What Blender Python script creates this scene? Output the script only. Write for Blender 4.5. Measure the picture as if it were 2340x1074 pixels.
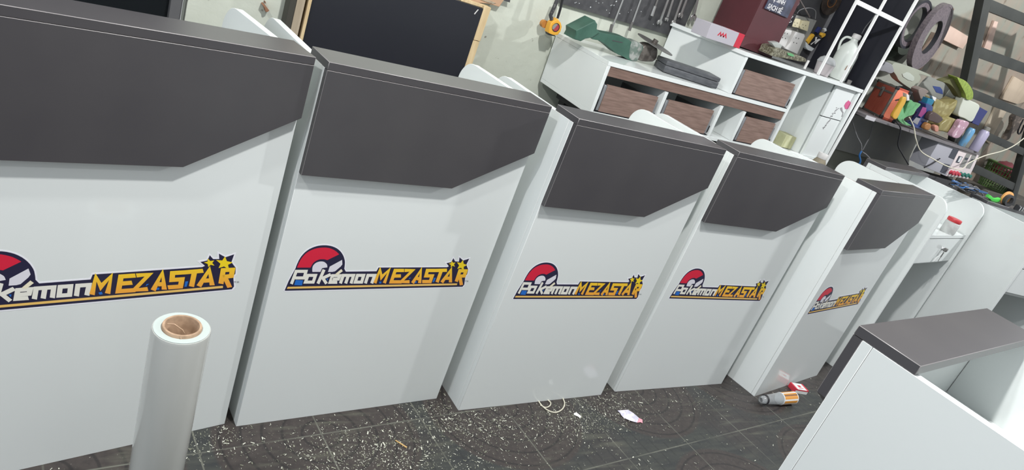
import bpy, bmesh, math, random
from mathutils import Vector, Matrix
for o in list(bpy.data.objects): bpy.data.objects.remove(o)
sc = bpy.context.scene
col = sc.collection
PI = math.pi
# ------------------------------------------------------------------ camera
FPX, PIT, ROL, CZ = 1575.5644, 0.3811237, 0.3714731, 1.30313
YW = math.radians(36.5)
def _w(v): return Vector((math.cos(YW)*v[0]+math.sin(YW)*v[1], -math.sin(YW)*v[0]+math.cos(YW)*v[1], v[2]))
_fw = _w((0, math.cos(PIT), -math.sin(PIT))); _rt = _w((1, 0, 0)); _up = _rt.cross(_fw)
c_, s_ = math.cos(ROL), math.sin(ROL)
IR = c_*_rt + s_*_up; IU = -s_*_rt + c_*_up
cam = bpy.data.cameras.new('camera'); camo = bpy.data.objects.new('camera', cam); col.objects.link(camo)
cam.sensor_width = 36; cam.lens = FPX*36/2340; cam.clip_start = .02; cam.clip_end = 100
camo.matrix_world = Matrix(((IR.x, IU.x, -_fw.x, 0), (IR.y, IU.y, -_fw.y, 0), (IR.z, IU.z, -_fw.z, CZ), (0, 0, 0, 1)))
sc.camera = camo
def ray(u, v):
    return _fw + IR*((u-1170)/FPX) - IU*((v-537)/FPX)
def at(u, v, y):
    "the point that stands on the upright plane y = const"
    r = ray(u, v); t = y/r.y; return Vector((r.x*t, y, CZ+r.z*t))
def onz(u, v, z=0):
    r = ray(u, v); t = (z-CZ)/r.z; return Vector((r.x*t, r.y*t, z))
# ------------------------------------------------------------------ light
w = bpy.data.worlds.new('world'); sc.world = w; w.use_nodes = True
w.node_tree.nodes['Background'].inputs[0].default_value = (.93, .97, 1, 1)
w.node_tree.nodes['Background'].inputs[1].default_value = .56
def lamp(name, loc, power, color=(1, 1, 1)):
    l = bpy.data.lights.new(name, 'POINT'); l.shadow_soft_size = .05; l.energy = power; l.color = color
    o = bpy.data.objects.new(name, l); col.objects.link(o); o.location = loc; return o
dl = bpy.data.lights.new('cool_left_fill', 'AREA'); dl.shape = 'RECTANGLE'; dl.size = 2.2; dl.size_y = 2.2; dl.energy = 42; dl.color = (.72, .85, 1)  # added bluish fill lifting the left-facing faces; no doorway is modelled
do = bpy.data.objects.new('cool_left_fill', dl); col.objects.link(do); do.location = (-4.2, -.2, 1.5); do.rotation_euler = Vector((1, .12, -.05)).to_track_quat('-Z', 'Y').to_euler()
lamp('workshop_lamp', (-1.1, .6, 2.7), 105, (1, .99, .97))
lamp('workshop_lamp', (.8, .62, 2.7), 205, (1, .995, .98))
lamp('workshop_lamp', (4.5, .55, 2.7), 200, (.98, .99, 1))
vs = sc.view_settings; vs.view_transform = 'Standard'; vs.look = 'None'; vs.exposure = 0.0; vs.gamma = 1; vs.use_curve_mapping = False
# ------------------------------------------------------------------ materials
def srgb(r, g, b):
    f = lambda c: (c/255/12.92) if c/255 <= .04045 else ((c/255+.055)/1.055)**2.4
    return (f(r), f(g), f(b), 1)
def mat(name, c, rough=.5, metal=0, spec=.5, noise=None, bump=0, trans=0, coat=0, alpha=1, ior=1.45):
    """noise = (scale, second colour, stretch, low, high)"""
    m = bpy.data.materials.new(name); m.use_nodes = True; nt = m.node_tree; b = nt.nodes['Principled BSDF']
    b.inputs['Base Color'].default_value = c; b.inputs['Roughness'].default_value = rough; b.inputs['Metallic'].default_value = metal
    b.inputs['Specular IOR Level'].default_value = spec; b.inputs['Transmission Weight'].default_value = trans
    b.inputs['Coat Weight'].default_value = coat; b.inputs['Alpha'].default_value = alpha; b.inputs['IOR'].default_value = ior
    if noise or bump:
        tc = nt.nodes.new('ShaderNodeTexCoord'); mp = nt.nodes.new('ShaderNodeMapping'); nt.links.new(tc.outputs['Object'], mp.inputs[0])
        nz = nt.nodes.new('ShaderNodeTexNoise'); nt.links.new(mp.outputs[0], nz.inputs[0]); nz.inputs['Detail'].default_value = 6
        if noise:
            nz.inputs['Scale'].default_value = noise[0]
            if noise[2]: mp.inputs['Scale'].default_value = noise[2]
            cr = nt.nodes.new('ShaderNodeValToRGB'); cr.color_ramp.elements[0].position = noise[3]; cr.color_ramp.elements[1].position = noise[4]
            cr.color_ramp.elements[0].color = c; cr.color_ramp.elements[1].color = noise[1]
            nt.links.new(nz.outputs[0], cr.inputs[0]); nt.links.new(cr.outputs[0], b.inputs['Base Color'])
        if bump:
            bp = nt.nodes.new('ShaderNodeBump'); bp.inputs['Strength'].default_value = bump; bp.inputs['Distance'].default_value = .004
            nt.links.new(nz.outputs[0], bp.inputs['Height']); nt.links.new(bp.outputs[0], b.inputs['Normal'])
    return m
M = {}
M['white'] = mat('white_laminate', (.75, .785, .775, 1), .10, spec=.5)
M['edge_white'] = mat('white_edge', (.85, .86, .85, 1), .3)
M['dark'] = mat('charcoal_laminate', srgb(68, 66, 69), .33, spec=.8, noise=(6, srgb(74, 72, 74), None, .35, .75))
M['dark_edge'] = mat('charcoal_edge_highlight', srgb(136, 132, 132), .4)  # lighter tone paints the highlight onto the bevelled, banded board edges
M['screw'] = mat('screw', (.05, .05, .05, 1), .5)
# ------------------------------------------------------------------ builders
def tag(o, label=None, cat=None, group=None, kind=None):
    if label: o['label'] = label
    if cat: o['category'] = cat
    if group: o['group'] = group
    if kind: o['kind'] = kind
    return o
def empty(name, loc=(0, 0, 0), rz=0, label=None, cat=None, group=None):
    o = bpy.data.objects.new(name, None); col.objects.link(o); o.location = loc; o.rotation_euler = (0, 0, rz)
    o.empty_display_size = .05
    return tag(o, label, cat, group)
class MB:
    "collects shapes into ONE mesh object"
    def __init__(s): s.bm = bmesh.new(); s.mi = 0
    def mark(s, fs):
        for f in fs: f.material_index = s.mi
        return fs
    def box(s, a, b, bev=0, seg=1, edge_mat=None, rot=None):
        r = bmesh.ops.create_cube(s.bm, size=1)
        vs = r['verts']; a = Vector(a); b = Vector(b)
        for v in vs:
            v.co = Vector([(a[i]+b[i])/2 + v.co[i]*(b[i]-a[i]) for i in range(3)])
        fs = list({f for v in vs for f in v.link_faces}); s.mark(fs)
        if bev:
            es = list({e for v in vs for e in v.link_edges})
            rr = bmesh.ops.bevel(s.bm, geom=es, offset=bev, segments=seg, affect='EDGES', profile=.5)
            if edge_mat is not None:
                for f in rr['faces']: f.material_index = edge_mat
            else: s.mark(rr['faces'])
        return s
    def prism(s, pts, d, bev=0, seg=2, edge_mat=None):
        "closed outline (list of points) extruded by the vector d"
        d = Vector(d); A = [s.bm.verts.new(Vector(p)) for p in pts]; B = [s.bm.verts.new(Vector(p)+d) for p in pts]
        n = len(A); fs = [s.bm.faces.new(A), s.bm.faces.new(B[::-1])]
        for i in range(n): fs.append(s.bm.faces.new([A[i], B[i], B[(i+1) % n], A[(i+1) % n]]))
        s.mark(fs); bmesh.ops.recalc_face_normals(s.bm, faces=fs)
        if bev:
            es = list(fs[0].edges)+list(fs[1].edges)
            rr = bmesh.ops.bevel(s.bm, geom=es, offset=bev, segments=seg, affect='EDGES', profile=.6, clamp_overlap=True)
            for f in rr['faces']: f.material_index = s.mi if edge_mat is None else edge_mat
        return s
    def poly(s, pts):
        f = s.bm.faces.new([s.bm.verts.new(Vector(p)) for p in pts]); f.material_index = s.mi; return s
    def tube(s, pts, r, n=10, closed=False, caps=True):
        pts = [Vector(p) for p in pts]; N = len(pts); rr = r if isinstance(r, (list, tuple)) else [r]*N
        rings = []; prev = None
        for i, p in enumerate(pts):
            if closed: t = pts[(i+1) % N]-pts[i-1]
            else: t = pts[min(i+1, N-1)]-pts[max(i-1, 0)]
            t.normalize()
            if prev is None: prev = t.orthogonal().normalized()
            u = (prev - t*prev.dot(t)); u = u.normalized() if u.length > 1e-6 else t.orthogonal().normalized(); prev = u; v = t.cross(u)
            rings.append([s.bm.verts.new(p+(u*math.cos(2*PI*k/n)+v*math.sin(2*PI*k/n))*rr[i]) for k in range(n)])
        fs = []
        for i in range(N if closed else N-1):
            a, b = rings[i], rings[(i+1) % N]
            for k in range(n): fs.append(s.bm.faces.new([a[k], a[(k+1) % n], b[(k+1) % n], b[k]]))
        if not closed and caps: fs += [s.bm.faces.new(rings[0][::-1]), s.bm.faces.new(rings[-1])]
        for f in fs: f.smooth = True
        s.mark(fs); return s
    def lathe(s, prof, org=(0, 0, 0), axis=(0, 0, 1), n=32, closed=False):
        "prof = [(radius, height)...] turned about axis through org"
        ax = Vector(axis).normalized(); u = ax.orthogonal().normalized(); v = ax.cross(u); org = Vector(org)
        rings = []
        for r, h in prof:
            if r < 1e-5: rings.append([s.bm.verts.new(org+ax*h)])
            else: rings.append([s.bm.verts.new(org+ax*h+(u*math.cos(2*PI*k/n)+v*math.sin(2*PI*k/n))*r) for k in range(n)])
        fs = []
        R = range(len(rings)) if closed else range(len(rings)-1)
        for i in R:
            a, b = rings[i], rings[(i+1) % len(rings)]
            for k in range(n):
                q = [a[k % len(a)], a[(k+1) % len(a)], b[(k+1) % len(b)], b[k % len(b)]]
                q2 = []
                for x in q:
                    if x not in q2: q2.append(x)
                if len(q2) > 2: fs.append(s.bm.faces.new(q2))
        for f in fs: f.smooth = True
        s.mark(fs); bmesh.ops.recalc_face_normals(s.bm, faces=fs); return s
    def build(s, name, mats, parent=None, loc=None, sharp=True, recenter=False):
        me = bpy.data.meshes.new(name)
        off = Vector((0, 0, 0))
        if recenter:
            lo = [min(v.co[i] for v in s.bm.verts) for i in range(3)]; hi = [max(v.co[i] for v in s.bm.verts) for i in range(3)]
            off = Vector(((lo[0]+hi[0])/2, (lo[1]+hi[1])/2, lo[2]))
            for v in s.bm.verts: v.co -= off
        s.bm.to_mesh(me); s.bm.free()
        for m in (mats if isinstance(mats, (list, tuple)) else [mats]): me.materials.append(m)
        try:
            if sharp: me.set_sharp_from_angle(angle=math.radians(38))
        except Exception: pass
        o = bpy.data.objects.new(name, me); col.objects.link(o)
        if parent: o.parent = parent
        o.location = loc if loc is not None else off
        return o
def one(name, mb, mats, label, cat, group=None):
    "a thing that is one mesh, its origin at its base"
    return tag(mb.build(name, mats, recenter=True), label, cat, group)
def struct(o): o['kind'] = 'structure'; return o
def smooth_path(pts, k=8, closed=False):
    pts = [Vector(p) for p in pts]; out = []; N = len(pts)
    for i in range(N if closed else N-1):
        p0 = pts[(i-1) % N] if closed or i > 0 else pts[0]; p1 = pts[i]; p2 = pts[(i+1) % N]; p3 = pts[(i+2) % N] if closed or i+2 < N else pts[-1]
        for j in range(k):
            t = j/k; out.append(.5*((2*p1)+(p2-p0)*t+(2*p0-5*p1+4*p2-p3)*t*t+(3*p1-p0-3*p2+p3)*t**3))
    if not closed: out.append(pts[-1])
    return out
def zoom(ox, oy, k):
    "outline read off an enlarged crop -> photo pixels"
    return lambda pts: [(ox+x/k, oy+y/k) for x, y in pts]
def slab_at(pix, y, depth, bev=0, mb=None, seg=2, edge_mat=None):
    "an upright body of real thickness whose front outline stands on plane y"
    mb = mb or MB(); return mb.prism([at(u, v, y) for u, v in pix], (0, depth, 0), bev, seg, edge_mat)
def text_mesh(body, size, name='lettering', shear=0, bold=0):
    cu = bpy.data.curves.new(name, 'FONT'); cu.body = body; cu.size = size; cu.extrude = .0004; cu.shear = shear; cu.offset = bold
    ob = bpy.data.objects.new(name, cu); col.objects.link(ob)
    dg = bpy.context.evaluated_depsgraph_get(); me = bpy.data.meshes.new_from_object(ob.evaluated_get(dg))
    bpy.data.objects.remove(ob); me.materials.clear(); return me
LOGO = {
'back': [[(0.0356,0.4123),(0.0393,0.4374),(0.048,0.4734),(0.0481,0.4753),(0.0482,0.4783),(0.0487,0.4823),(0.0496,0.4879),(0.0508,0.4946),(0.0526,0.5011),(0.0549,0.5069),(0.0578,0.5125),(0.0611,0.5174),(0.065,0.5217),(0.0693,0.5255),(0.074,0.5286),(0.0788,0.5312),(0.0839,0.5333),(0.0892,0.5348),(0.0945,0.5358),(0.1,0.5363),(0.1056,0.5364),(0.1115,0.536),(0.1175,0.5352),(0.1234,0.5338),(0.1293,0.5317),(0.1352,0.529),(0.1407,0.5256),(0.146,0.5215),(0.151,0.5166),(0.1554,0.5115),(0.1592,0.5061),(0.1623,0.5005),(0.1649,0.4952),(0.1666,0.4903),(0.1676,0.4858),(0.1684,0.4817),(0.1691,0.4778),(0.1695,0.4743),(0.1697,0.4719),(0.1761,0.4632),(0.259,0.4643),(0.2613,0.4753),(0.4664,0.4768),(0.4715,0.4796),(0.4603,0.4899),(0.4745,0.4927),(0.4771,0.5056),(0.4861,0.4956),(0.4991,0.4949),(0.4959,0.5085),(0.5119,0.4985),(0.5297,0.5048),(0.5272,0.4848),(0.5398,0.4694),(0.5419,0.4539),(0.5382,0.4482),(0.5453,0.4196),(0.5416,0.4125),(0.0374,0.4106)]],
'red': [[(0.051,0.4748),(0.0517,0.4805),(0.0528,0.4886),(0.0547,0.4964),(0.0573,0.5032),(0.0607,0.5096),(0.0647,0.5152),(0.0696,0.5196),(0.0751,0.5232),(0.0808,0.526),(0.0867,0.528),(0.0928,0.5292),(0.0988,0.5299),(0.1046,0.5302),(0.1103,0.53),(0.116,0.5291),(0.1218,0.5274),(0.1275,0.5251),(0.1328,0.5224),(0.138,0.5189),(0.1427,0.5151),(0.1459,0.5123),(0.1201,0.4959),(0.1178,0.4966),(0.1145,0.4976),(0.1109,0.4982),(0.1069,0.4983),(0.1025,0.498),(0.0984,0.4969),(0.0945,0.4948),(0.0907,0.4919),(0.0877,0.4885),(0.0857,0.4838),(0.0845,0.4786),(0.0836,0.4749)]],
'grey': [[(0.09,0.4658),(0.0893,0.469),(0.0884,0.4735),(0.0882,0.4778),(0.089,0.4812),(0.0904,0.4842),(0.0924,0.4868),(0.0951,0.489),(0.0984,0.4906),(0.1018,0.4917),(0.1054,0.4921),(0.1091,0.4919),(0.1127,0.4911),(0.1161,0.4892),(0.1194,0.4866),(0.122,0.4839),(0.1236,0.4809),(0.1246,0.4777),(0.1252,0.4755),(0.1127,0.4735),(0.111,0.4629),(0.0911,0.4629)],[(0.1307,0.4779),(0.1575,0.497),(0.1615,0.4841),(0.1587,0.478),(0.1477,0.4645),(0.1415,0.4628),(0.1301,0.4628)]],
'cream': [[(0.1498,0.4566),(0.162,0.4711),(0.1676,0.4652),(0.1563,0.4529)]],
'blue': [[(0.0554,0.4408),(0.0737,0.4394),(0.0742,0.4253),(0.0551,0.4264)],[(0.131,0.4437),(0.1354,0.4436),(0.1347,0.4375)],[(0.2752,0.4324),(0.2809,0.4339),(0.2834,0.4278),(0.278,0.4271)],[(0.3609,0.4441),(0.3661,0.4441),(0.36,0.4388)],[(0.4369,0.4434),(0.4429,0.4434),(0.4417,0.4296),(0.4368,0.4297)],[(0.4679,0.4376),(0.4731,0.439),(0.4728,0.432)],[(0.3792,0.4318),(0.3867,0.4331),(0.3872,0.4276),(0.3793,0.4277)]],
'under': [[(0.0407,0.4218),(0.5197,0.4243),(0.5207,0.4183),(0.0398,0.4163)]],
'star': [[(0.4739,0.498),(0.4807,0.4914),(0.4885,0.4922),(0.4856,0.4861),(0.4915,0.4788),(0.4829,0.4817),(0.4787,0.4764),(0.4763,0.4843),(0.4679,0.4883),(0.475,0.4903)],[(0.5102,0.5009),(0.5166,0.4885),(0.5305,0.4844),(0.5208,0.4789),(0.5252,0.4662),(0.5127,0.4754),(0.5016,0.4718),(0.5036,0.4829),(0.4925,0.4931),(0.506,0.491)]],
'cream2': [[(0.0513,0.4281),(0.0547,0.4605),(0.071,0.4604),(0.0709,0.4504),(0.0518,0.4505),(0.0537,0.4422),(0.0784,0.4419),(0.0788,0.4688),(0.0478,0.4688),(0.0439,0.4312)],[(0.0849,0.4387),(0.0859,0.4491),(0.0789,0.4575),(0.0761,0.4303)],[(0.0859,0.4491),(0.0967,0.449),(0.1052,0.4574),(0.0789,0.4575)],[(0.0967,0.449),(0.096,0.4385),(0.1034,0.4299),(0.1052,0.4574)],[(0.096,0.4385),(0.0849,0.4387),(0.0761,0.4303),(0.1034,0.4299)],[(0.1166,0.4278),(0.1224,0.4677),(0.1146,0.4711),(0.1088,0.4314)],[(0.1216,0.4399),(0.1415,0.452),(0.1362,0.4598),(0.1164,0.4477)],[(0.1179,0.4439),(0.132,0.4269),(0.1372,0.4316),(0.1231,0.4486)],[(0.1603,0.4373),(0.1474,0.4374),(0.1481,0.4478),(0.1583,0.4478),(0.1581,0.4464),(0.1446,0.4461),(0.147,0.4374),(0.1655,0.4378),(0.1682,0.4564),(0.1404,0.4565),(0.1385,0.4288),(0.1626,0.4285)],[(0.1749,0.4277),(0.176,0.4484),(0.1952,0.4482),(0.1948,0.4302),(0.2033,0.4274),(0.2038,0.457),(0.1681,0.4571),(0.1666,0.4308)],[(0.1815,0.4542),(0.1803,0.4306),(0.1887,0.4275),(0.1899,0.4512)],[(0.2139,0.4371),(0.2141,0.4481),(0.2057,0.457),(0.2052,0.4283)],[(0.2141,0.4481),(0.2224,0.448),(0.2311,0.4569),(0.2057,0.457)],[(0.2224,0.448),(0.2224,0.437),(0.231,0.4279),(0.2311,0.4569)],[(0.2224,0.437),(0.2139,0.4371),(0.2052,0.4283),(0.231,0.4279)],[(0.2426,0.427),(0.2429,0.4478),(0.2525,0.4478),(0.2514,0.4299),(0.2603,0.4265),(0.2621,0.4567),(0.2343,0.4568),(0.2339,0.4299)]],
'gold': [[(0.2694,0.427),(0.2694,0.4589),(0.2782,0.4359),(0.2908,0.4603),(0.2867,0.4303),(0.2966,0.4267),(0.2958,0.4769),(0.2782,0.4548),(0.2654,0.4783),(0.2597,0.4307)],[(0.3394,0.4366),(0.3156,0.4369),(0.3161,0.4618),(0.339,0.4618),(0.3358,0.4718),(0.3063,0.4717),(0.3053,0.427),(0.3426,0.4264)],[(0.3124,0.4448),(0.335,0.4451),(0.3316,0.4552),(0.3091,0.4548)],[(0.3405,0.4618),(0.3547,0.463),(0.3312,0.4284),(0.3666,0.4266),(0.3632,0.4369),(0.3468,0.4358),(0.3705,0.4706),(0.3374,0.4718)],[(0.3806,0.4244),(0.3875,0.459),(0.392,0.4275),(0.4025,0.4263),(0.3876,0.4782),(0.3704,0.4301)],[(0.3844,0.4361),(0.3964,0.4359),(0.3929,0.4463),(0.381,0.4464)],[(0.4338,0.4719),(0.4022,0.4718),(0.4042,0.4446),(0.4233,0.4444),(0.4233,0.4367),(0.4019,0.437),(0.4054,0.4265),(0.4343,0.4261),(0.4343,0.4547),(0.414,0.4548),(0.4135,0.4616),(0.4374,0.4615)],[(0.4367,0.4615),(0.4718,0.4623),(0.4678,0.4727),(0.4329,0.4719)],[(0.4465,0.4685),(0.446,0.4308),(0.4572,0.427),(0.4576,0.4649)],[(0.4726,0.4249),(0.4823,0.4587),(0.49,0.428),(0.501,0.4275),(0.4821,0.4785),(0.4617,0.4313)],[(0.4768,0.4364),(0.4924,0.4362),(0.4885,0.4469),(0.473,0.447)],[(0.5199,0.4283),(0.5187,0.4604),(0.5275,0.4601),(0.5277,0.454),(0.5129,0.4532),(0.5175,0.4425),(0.5397,0.4436),(0.539,0.4703),(0.5069,0.4712),(0.5082,0.4318)],[(0.5148,0.446),(0.5307,0.4174),(0.541,0.4192),(0.5249,0.4479)]],
'tm': [[(0.5426,0.433),(0.5479,0.4329),(0.5476,0.4338),(0.5423,0.4338)],[(0.5446,0.4335),(0.5453,0.4294),(0.5462,0.4293),(0.5455,0.4333)],[(0.5509,0.4292),(0.5505,0.4324),(0.5526,0.4296),(0.5533,0.4325),(0.5539,0.4293),(0.5548,0.4292),(0.5534,0.4341),(0.5522,0.4313),(0.5497,0.4342),(0.55,0.4294)]],
'halo': [[(0.0326,0.4117),(0.0366,0.4388),(0.0453,0.4745),(0.0453,0.4762),(0.0455,0.4793),(0.046,0.4835),(0.0469,0.4892),(0.0482,0.496),(0.05,0.5027),(0.0524,0.5087),(0.0554,0.5145),(0.0588,0.5197),(0.0629,0.5242),(0.0674,0.528),(0.0722,0.5313),(0.0772,0.534),(0.0825,0.5361),(0.0879,0.5377),(0.0935,0.5388),(0.0992,0.5393),(0.105,0.5394),(0.1111,0.539),(0.1173,0.5382),(0.1235,0.5367),(0.1297,0.5345),(0.1359,0.5317),(0.1419,0.5281),(0.1475,0.5236),(0.1528,0.5185),(0.1575,0.5131),(0.1616,0.5073),(0.1649,0.5013),(0.1676,0.4957),(0.1695,0.4904),(0.1706,0.4857),(0.1714,0.4814),(0.1721,0.4774),(0.1725,0.4737),(0.1726,0.4724),(0.177,0.4665),(0.2562,0.4676),(0.2585,0.4786),(0.4643,0.4804),(0.4655,0.481),(0.4534,0.4923),(0.471,0.4959),(0.4748,0.5119),(0.4871,0.499),(0.4945,0.4986),(0.4913,0.5145),(0.5113,0.5026),(0.5332,0.5091),(0.5314,0.4847),(0.5436,0.4697),(0.5461,0.452),(0.5425,0.4465),(0.5496,0.4179),(0.5447,0.4087),(0.037,0.4074)]],
}
# ------------------------------------------------------------------ floor
def floor_mat():
    m = bpy.data.materials.new('patterned_tile'); m.use_nodes = True; nt = m.node_tree; N = nt.nodes; L = nt.links; b = N['Principled BSDF']
    def math_(op, a, b2=None, c=None):
        n = N.new('ShaderNodeMath'); n.operation = op
        for i, x in enumerate((a, b2, c)):
            if x is None: continue
            if isinstance(x, (int, float)): n.inputs[i].default_value = x
            else: L.new(x, n.inputs[i])
        return n.outputs[0]
    def mix(f, a, b2):
        n = N.new('ShaderNodeMix'); n.data_type = 'RGBA'
        if isinstance(f, (int, float)): n.inputs[0].default_value = f
        else: L.new(f, n.inputs[0])
        for i, x in ((6, a), (7, b2)):
            if isinstance(x, tuple): n.inputs[i].default_value = x
            else: L.new(x, n.inputs[i])
        return n.outputs[2]
    def noise(scale, detail=4, vec=None, stretch=None):
        n = N.new('ShaderNodeTexNoise'); n.inputs['Scale'].default_value = scale; n.inputs['Detail'].default_value = detail
        src = tc.outputs['Object']
        if stretch:
            mp = N.new('ShaderNodeMapping'); mp.inputs['Scale'].default_value = stretch; mp.inputs['Rotation'].default_value = (0, 0, .9); L.new(src, mp.inputs[0]); src = mp.outputs[0]
        L.new(src, n.inputs[0]); return n.outputs[0]
    def ramp(x, lo, hi, inv=False):
        n = N.new('ShaderNodeMapRange'); n.inputs[1].default_value = lo; n.inputs[2].default_value = hi; L.new(x, n.inputs[0])
        if inv: n.inputs[3].default_value = 1; n.inputs[4].default_value = 0
        return n.outputs[0]
    tc = N.new('ShaderNodeTexCoord'); sx = N.new('ShaderNodeSeparateXYZ'); L.new(tc.outputs['Object'], sx.inputs[0])
    a = math.radians(6); X, Y = sx.outputs[0], sx.outputs[1]
    u = math_('DIVIDE', math_('SUBTRACT', math_('ADD', math_('MULTIPLY', X, math.cos(a)), math_('MULTIPLY', Y, math.sin(a))), .464), .305)
    v = math_('DIVIDE', math_('SUBTRACT', math_('SUBTRACT', math_('MULTIPLY', Y, math.cos(a)), math_('MULTIPLY', X, math.sin(a))), 1.251), .305)
    def grout(x):
        f = math_('ABSOLUTE', math_('SUBTRACT', math_('FRACT', math_('ADD', x, .5)), .5)); return f
    g = math_('MINIMUM', grout(u), grout(v)); gl = ramp(g, .004, .009, True)
    du = math_('SUBTRACT', math_('MULTIPLY', math_('FRACT', math_('DIVIDE', u, 2)), 2), 1)
    dv = math_('SUBTRACT', math_('MULTIPLY', math_('FRACT', math_('ADD', math_('DIVIDE', v, 2), .5)), 2), 1)
    r = math_('SQRT', math_('ADD', math_('MULTIPLY', du, du), math_('MULTIPLY', dv, dv)))
    rings = math_('ABSOLUTE', math_('SUBTRACT', math_('FRACT', math_('MULTIPLY', r, 6)), .5))
    rl = math_('MULTIPLY', ramp(rings, .40, .46), ramp(r, .90, .92, True))
    disc = ramp(r, .88, .91, True)
    n1 = noise(9, 8); n2 = noise(60, 6); n3 = noise(7, 9, stretch=(1, 7, 1)); n4 = noise(2.2, 3)
    slate = mix(ramp(n3, .35, .65), srgb(48, 50, 51), srgb(64, 66, 62)); slate = mix(ramp(n4, .45, .62), slate, srgb(58, 55, 54))
    brown = mix(ramp(n2, .3, .7), srgb(68, 62, 59), srgb(55, 50, 49))
    c = mix(disc, slate, brown)
    strp = math_('MULTIPLY', ramp(math_('ABSOLUTE', math_('SUBTRACT', math_('FRACT', math_('MULTIPLY', u, 6)), .5)), .42, .46), math_('MULTIPLY', ramp(r, .95, .97), .6))
    c = mix(strp, c, srgb(41, 41, 42)); c = mix(math_('MULTIPLY', rl, .85), c, srgb(42, 39, 39))
    c = mix(math_('MULTIPLY', gl, ramp(n1, .3, .55)), c, srgb(103, 104, 95))
    d1 = math_('MULTIPLY', ramp(n3, .52, .72), ramp(n4, .42, .6)); c = mix(math_('MULTIPLY', d1, .55), c, srgb(97, 98, 86))
    sp = noise(170, 2); c = mix(math_('MULTIPLY', ramp(sp, .68, .73), .6), c, srgb(121, 121, 114))
    L.new(c, b.inputs['Base Color']); b.inputs['Roughness'].default_value = .42; b.inputs['Specular IOR Level'].default_value = .45
    bp = N.new('ShaderNodeBump'); bp.inputs['Strength'].default_value = .25; bp.inputs['Distance'].default_value = .003; L.new(n2, bp.inputs['Height']); L.new(bp.outputs[0], b.inputs['Normal'])
    return m
f = MB().box((-4, -4, -.1), (9, 2.74, 0)); fo = struct(f.build('floor', floor_mat()))
# ------------------------------------------------------------------ back wall
def wall_mat():
    m = bpy.data.materials.new('stained_plaster'); m.use_nodes = True; nt = m.node_tree; N = nt.nodes; L = nt.links; b = N['Principled BSDF']
    tc = N.new('ShaderNodeTexCoord'); sx = N.new('ShaderNodeSeparateXYZ'); L.new(tc.outputs['Object'], sx.inputs[0])
    def nz(s, d=6, st=None):
        n = N.new('ShaderNodeTexNoise'); n.inputs['Scale'].default_value = s; n.inputs['Detail'].default_value = d
        mp = N.new('ShaderNodeMapping'); mp.inputs['Scale'].default_value = st or (1, 1, 1); L.new(tc.outputs['Object'], mp.inputs[0]); L.new(mp.outputs[0], n.inputs[0]); return n.outputs[0]
    def rmp(x, lo, hi):
        n = N.new('ShaderNodeMapRange'); n.inputs[1].default_value = lo; n.inputs[2].default_value = hi; L.new(x, n.inputs[0]); return n.outputs[0]
    def mix(f, a, b2):
        n = N.new('ShaderNodeMix'); n.data_type = 'RGBA'
        if isinstance(f, float): n.inputs[0].default_value = f
        else: L.new(f, n.inputs[0])
        for i, x in ((6, a), (7, b2)):
            if isinstance(x, tuple): n.inputs[i].default_value = x
            else: L.new(x, n.inputs[i])
        return n.outputs[2]
    c = mix(rmp(nz(2.2), .35, .65), srgb(206, 211, 199), srgb(192, 196, 183))
    c = mix(rmp(nz(28, 3), .70, .76), c, srgb(140, 138, 125))
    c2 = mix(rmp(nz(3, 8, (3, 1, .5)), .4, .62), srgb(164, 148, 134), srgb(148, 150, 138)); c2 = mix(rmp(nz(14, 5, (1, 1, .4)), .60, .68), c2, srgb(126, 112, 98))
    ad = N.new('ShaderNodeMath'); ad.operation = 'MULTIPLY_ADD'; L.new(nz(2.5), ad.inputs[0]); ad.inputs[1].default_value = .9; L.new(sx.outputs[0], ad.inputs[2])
    right_shade = N.new('ShaderNodeMapRange'); right_shade.inputs[1].default_value = 3.3; right_shade.inputs[2].default_value = 4.2; L.new(sx.outputs[0], right_shade.inputs[0]); c = mix(right_shade.outputs[0], c, srgb(158, 160, 150)); c = mix(rmp(ad.outputs[0], 4.95, 5.05), c, c2)  # painted shade: plaster colour darkens to the right, offsetting the right lamp
    L.new(c, b.inputs['Base Color']); b.inputs['Roughness'].default_value = .85
    bp = N.new('ShaderNodeBump'); bp.inputs['Strength'].default_value = .35; bp.inputs['Distance'].default_value = .01; L.new(nz(18, 8), bp.inputs['Height']); L.new(bp.outputs[0], b.inputs['Normal'])
    return m
YB = 2.64
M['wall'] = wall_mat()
bmw = MB(); xe = at(428, 30, YB).x; pts = [(xe, YB, 0)]
random.seed(3)
for i in range(40): pts.append((xe-.003+random.uniform(-.004, .006), YB, i*.08+.02))
pts += [(xe, YB, 3.3), (9, YB, 3.3), (9, YB, 0)]
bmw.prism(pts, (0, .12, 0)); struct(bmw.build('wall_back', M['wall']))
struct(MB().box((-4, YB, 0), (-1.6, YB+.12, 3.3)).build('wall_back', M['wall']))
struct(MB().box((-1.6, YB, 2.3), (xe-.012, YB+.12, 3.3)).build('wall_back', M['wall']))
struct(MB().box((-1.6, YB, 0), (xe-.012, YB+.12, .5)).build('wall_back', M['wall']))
M['glass_dark'] = mat('dark_window_pane', srgb(26, 29, 32), .15, spec=.3)
M['frame'] = mat('grey_metal_frame', srgb(92, 92, 94), .5)
wn = empty('window_1', (-.65, YB+.05, .5)); struct(wn)
MB().box((-.95, -.02, 0), (.95, 0, 1.8)).build('window_pane', M['glass_dark'], wn)
fb = MB()
at1 = at(393, 20, YB+.03); xm = at1.x+.65
for x0, x1 in ((-.95, -.9), (xm-.012, xm+.026)): fb.box((x0, -.05, 0), (x1, -.021, 1.8), .003)
fb.box((-.9, -.045, 0), (.91, -.022, .04)); fb.build('window_frame', M['frame'], wn)
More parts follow.
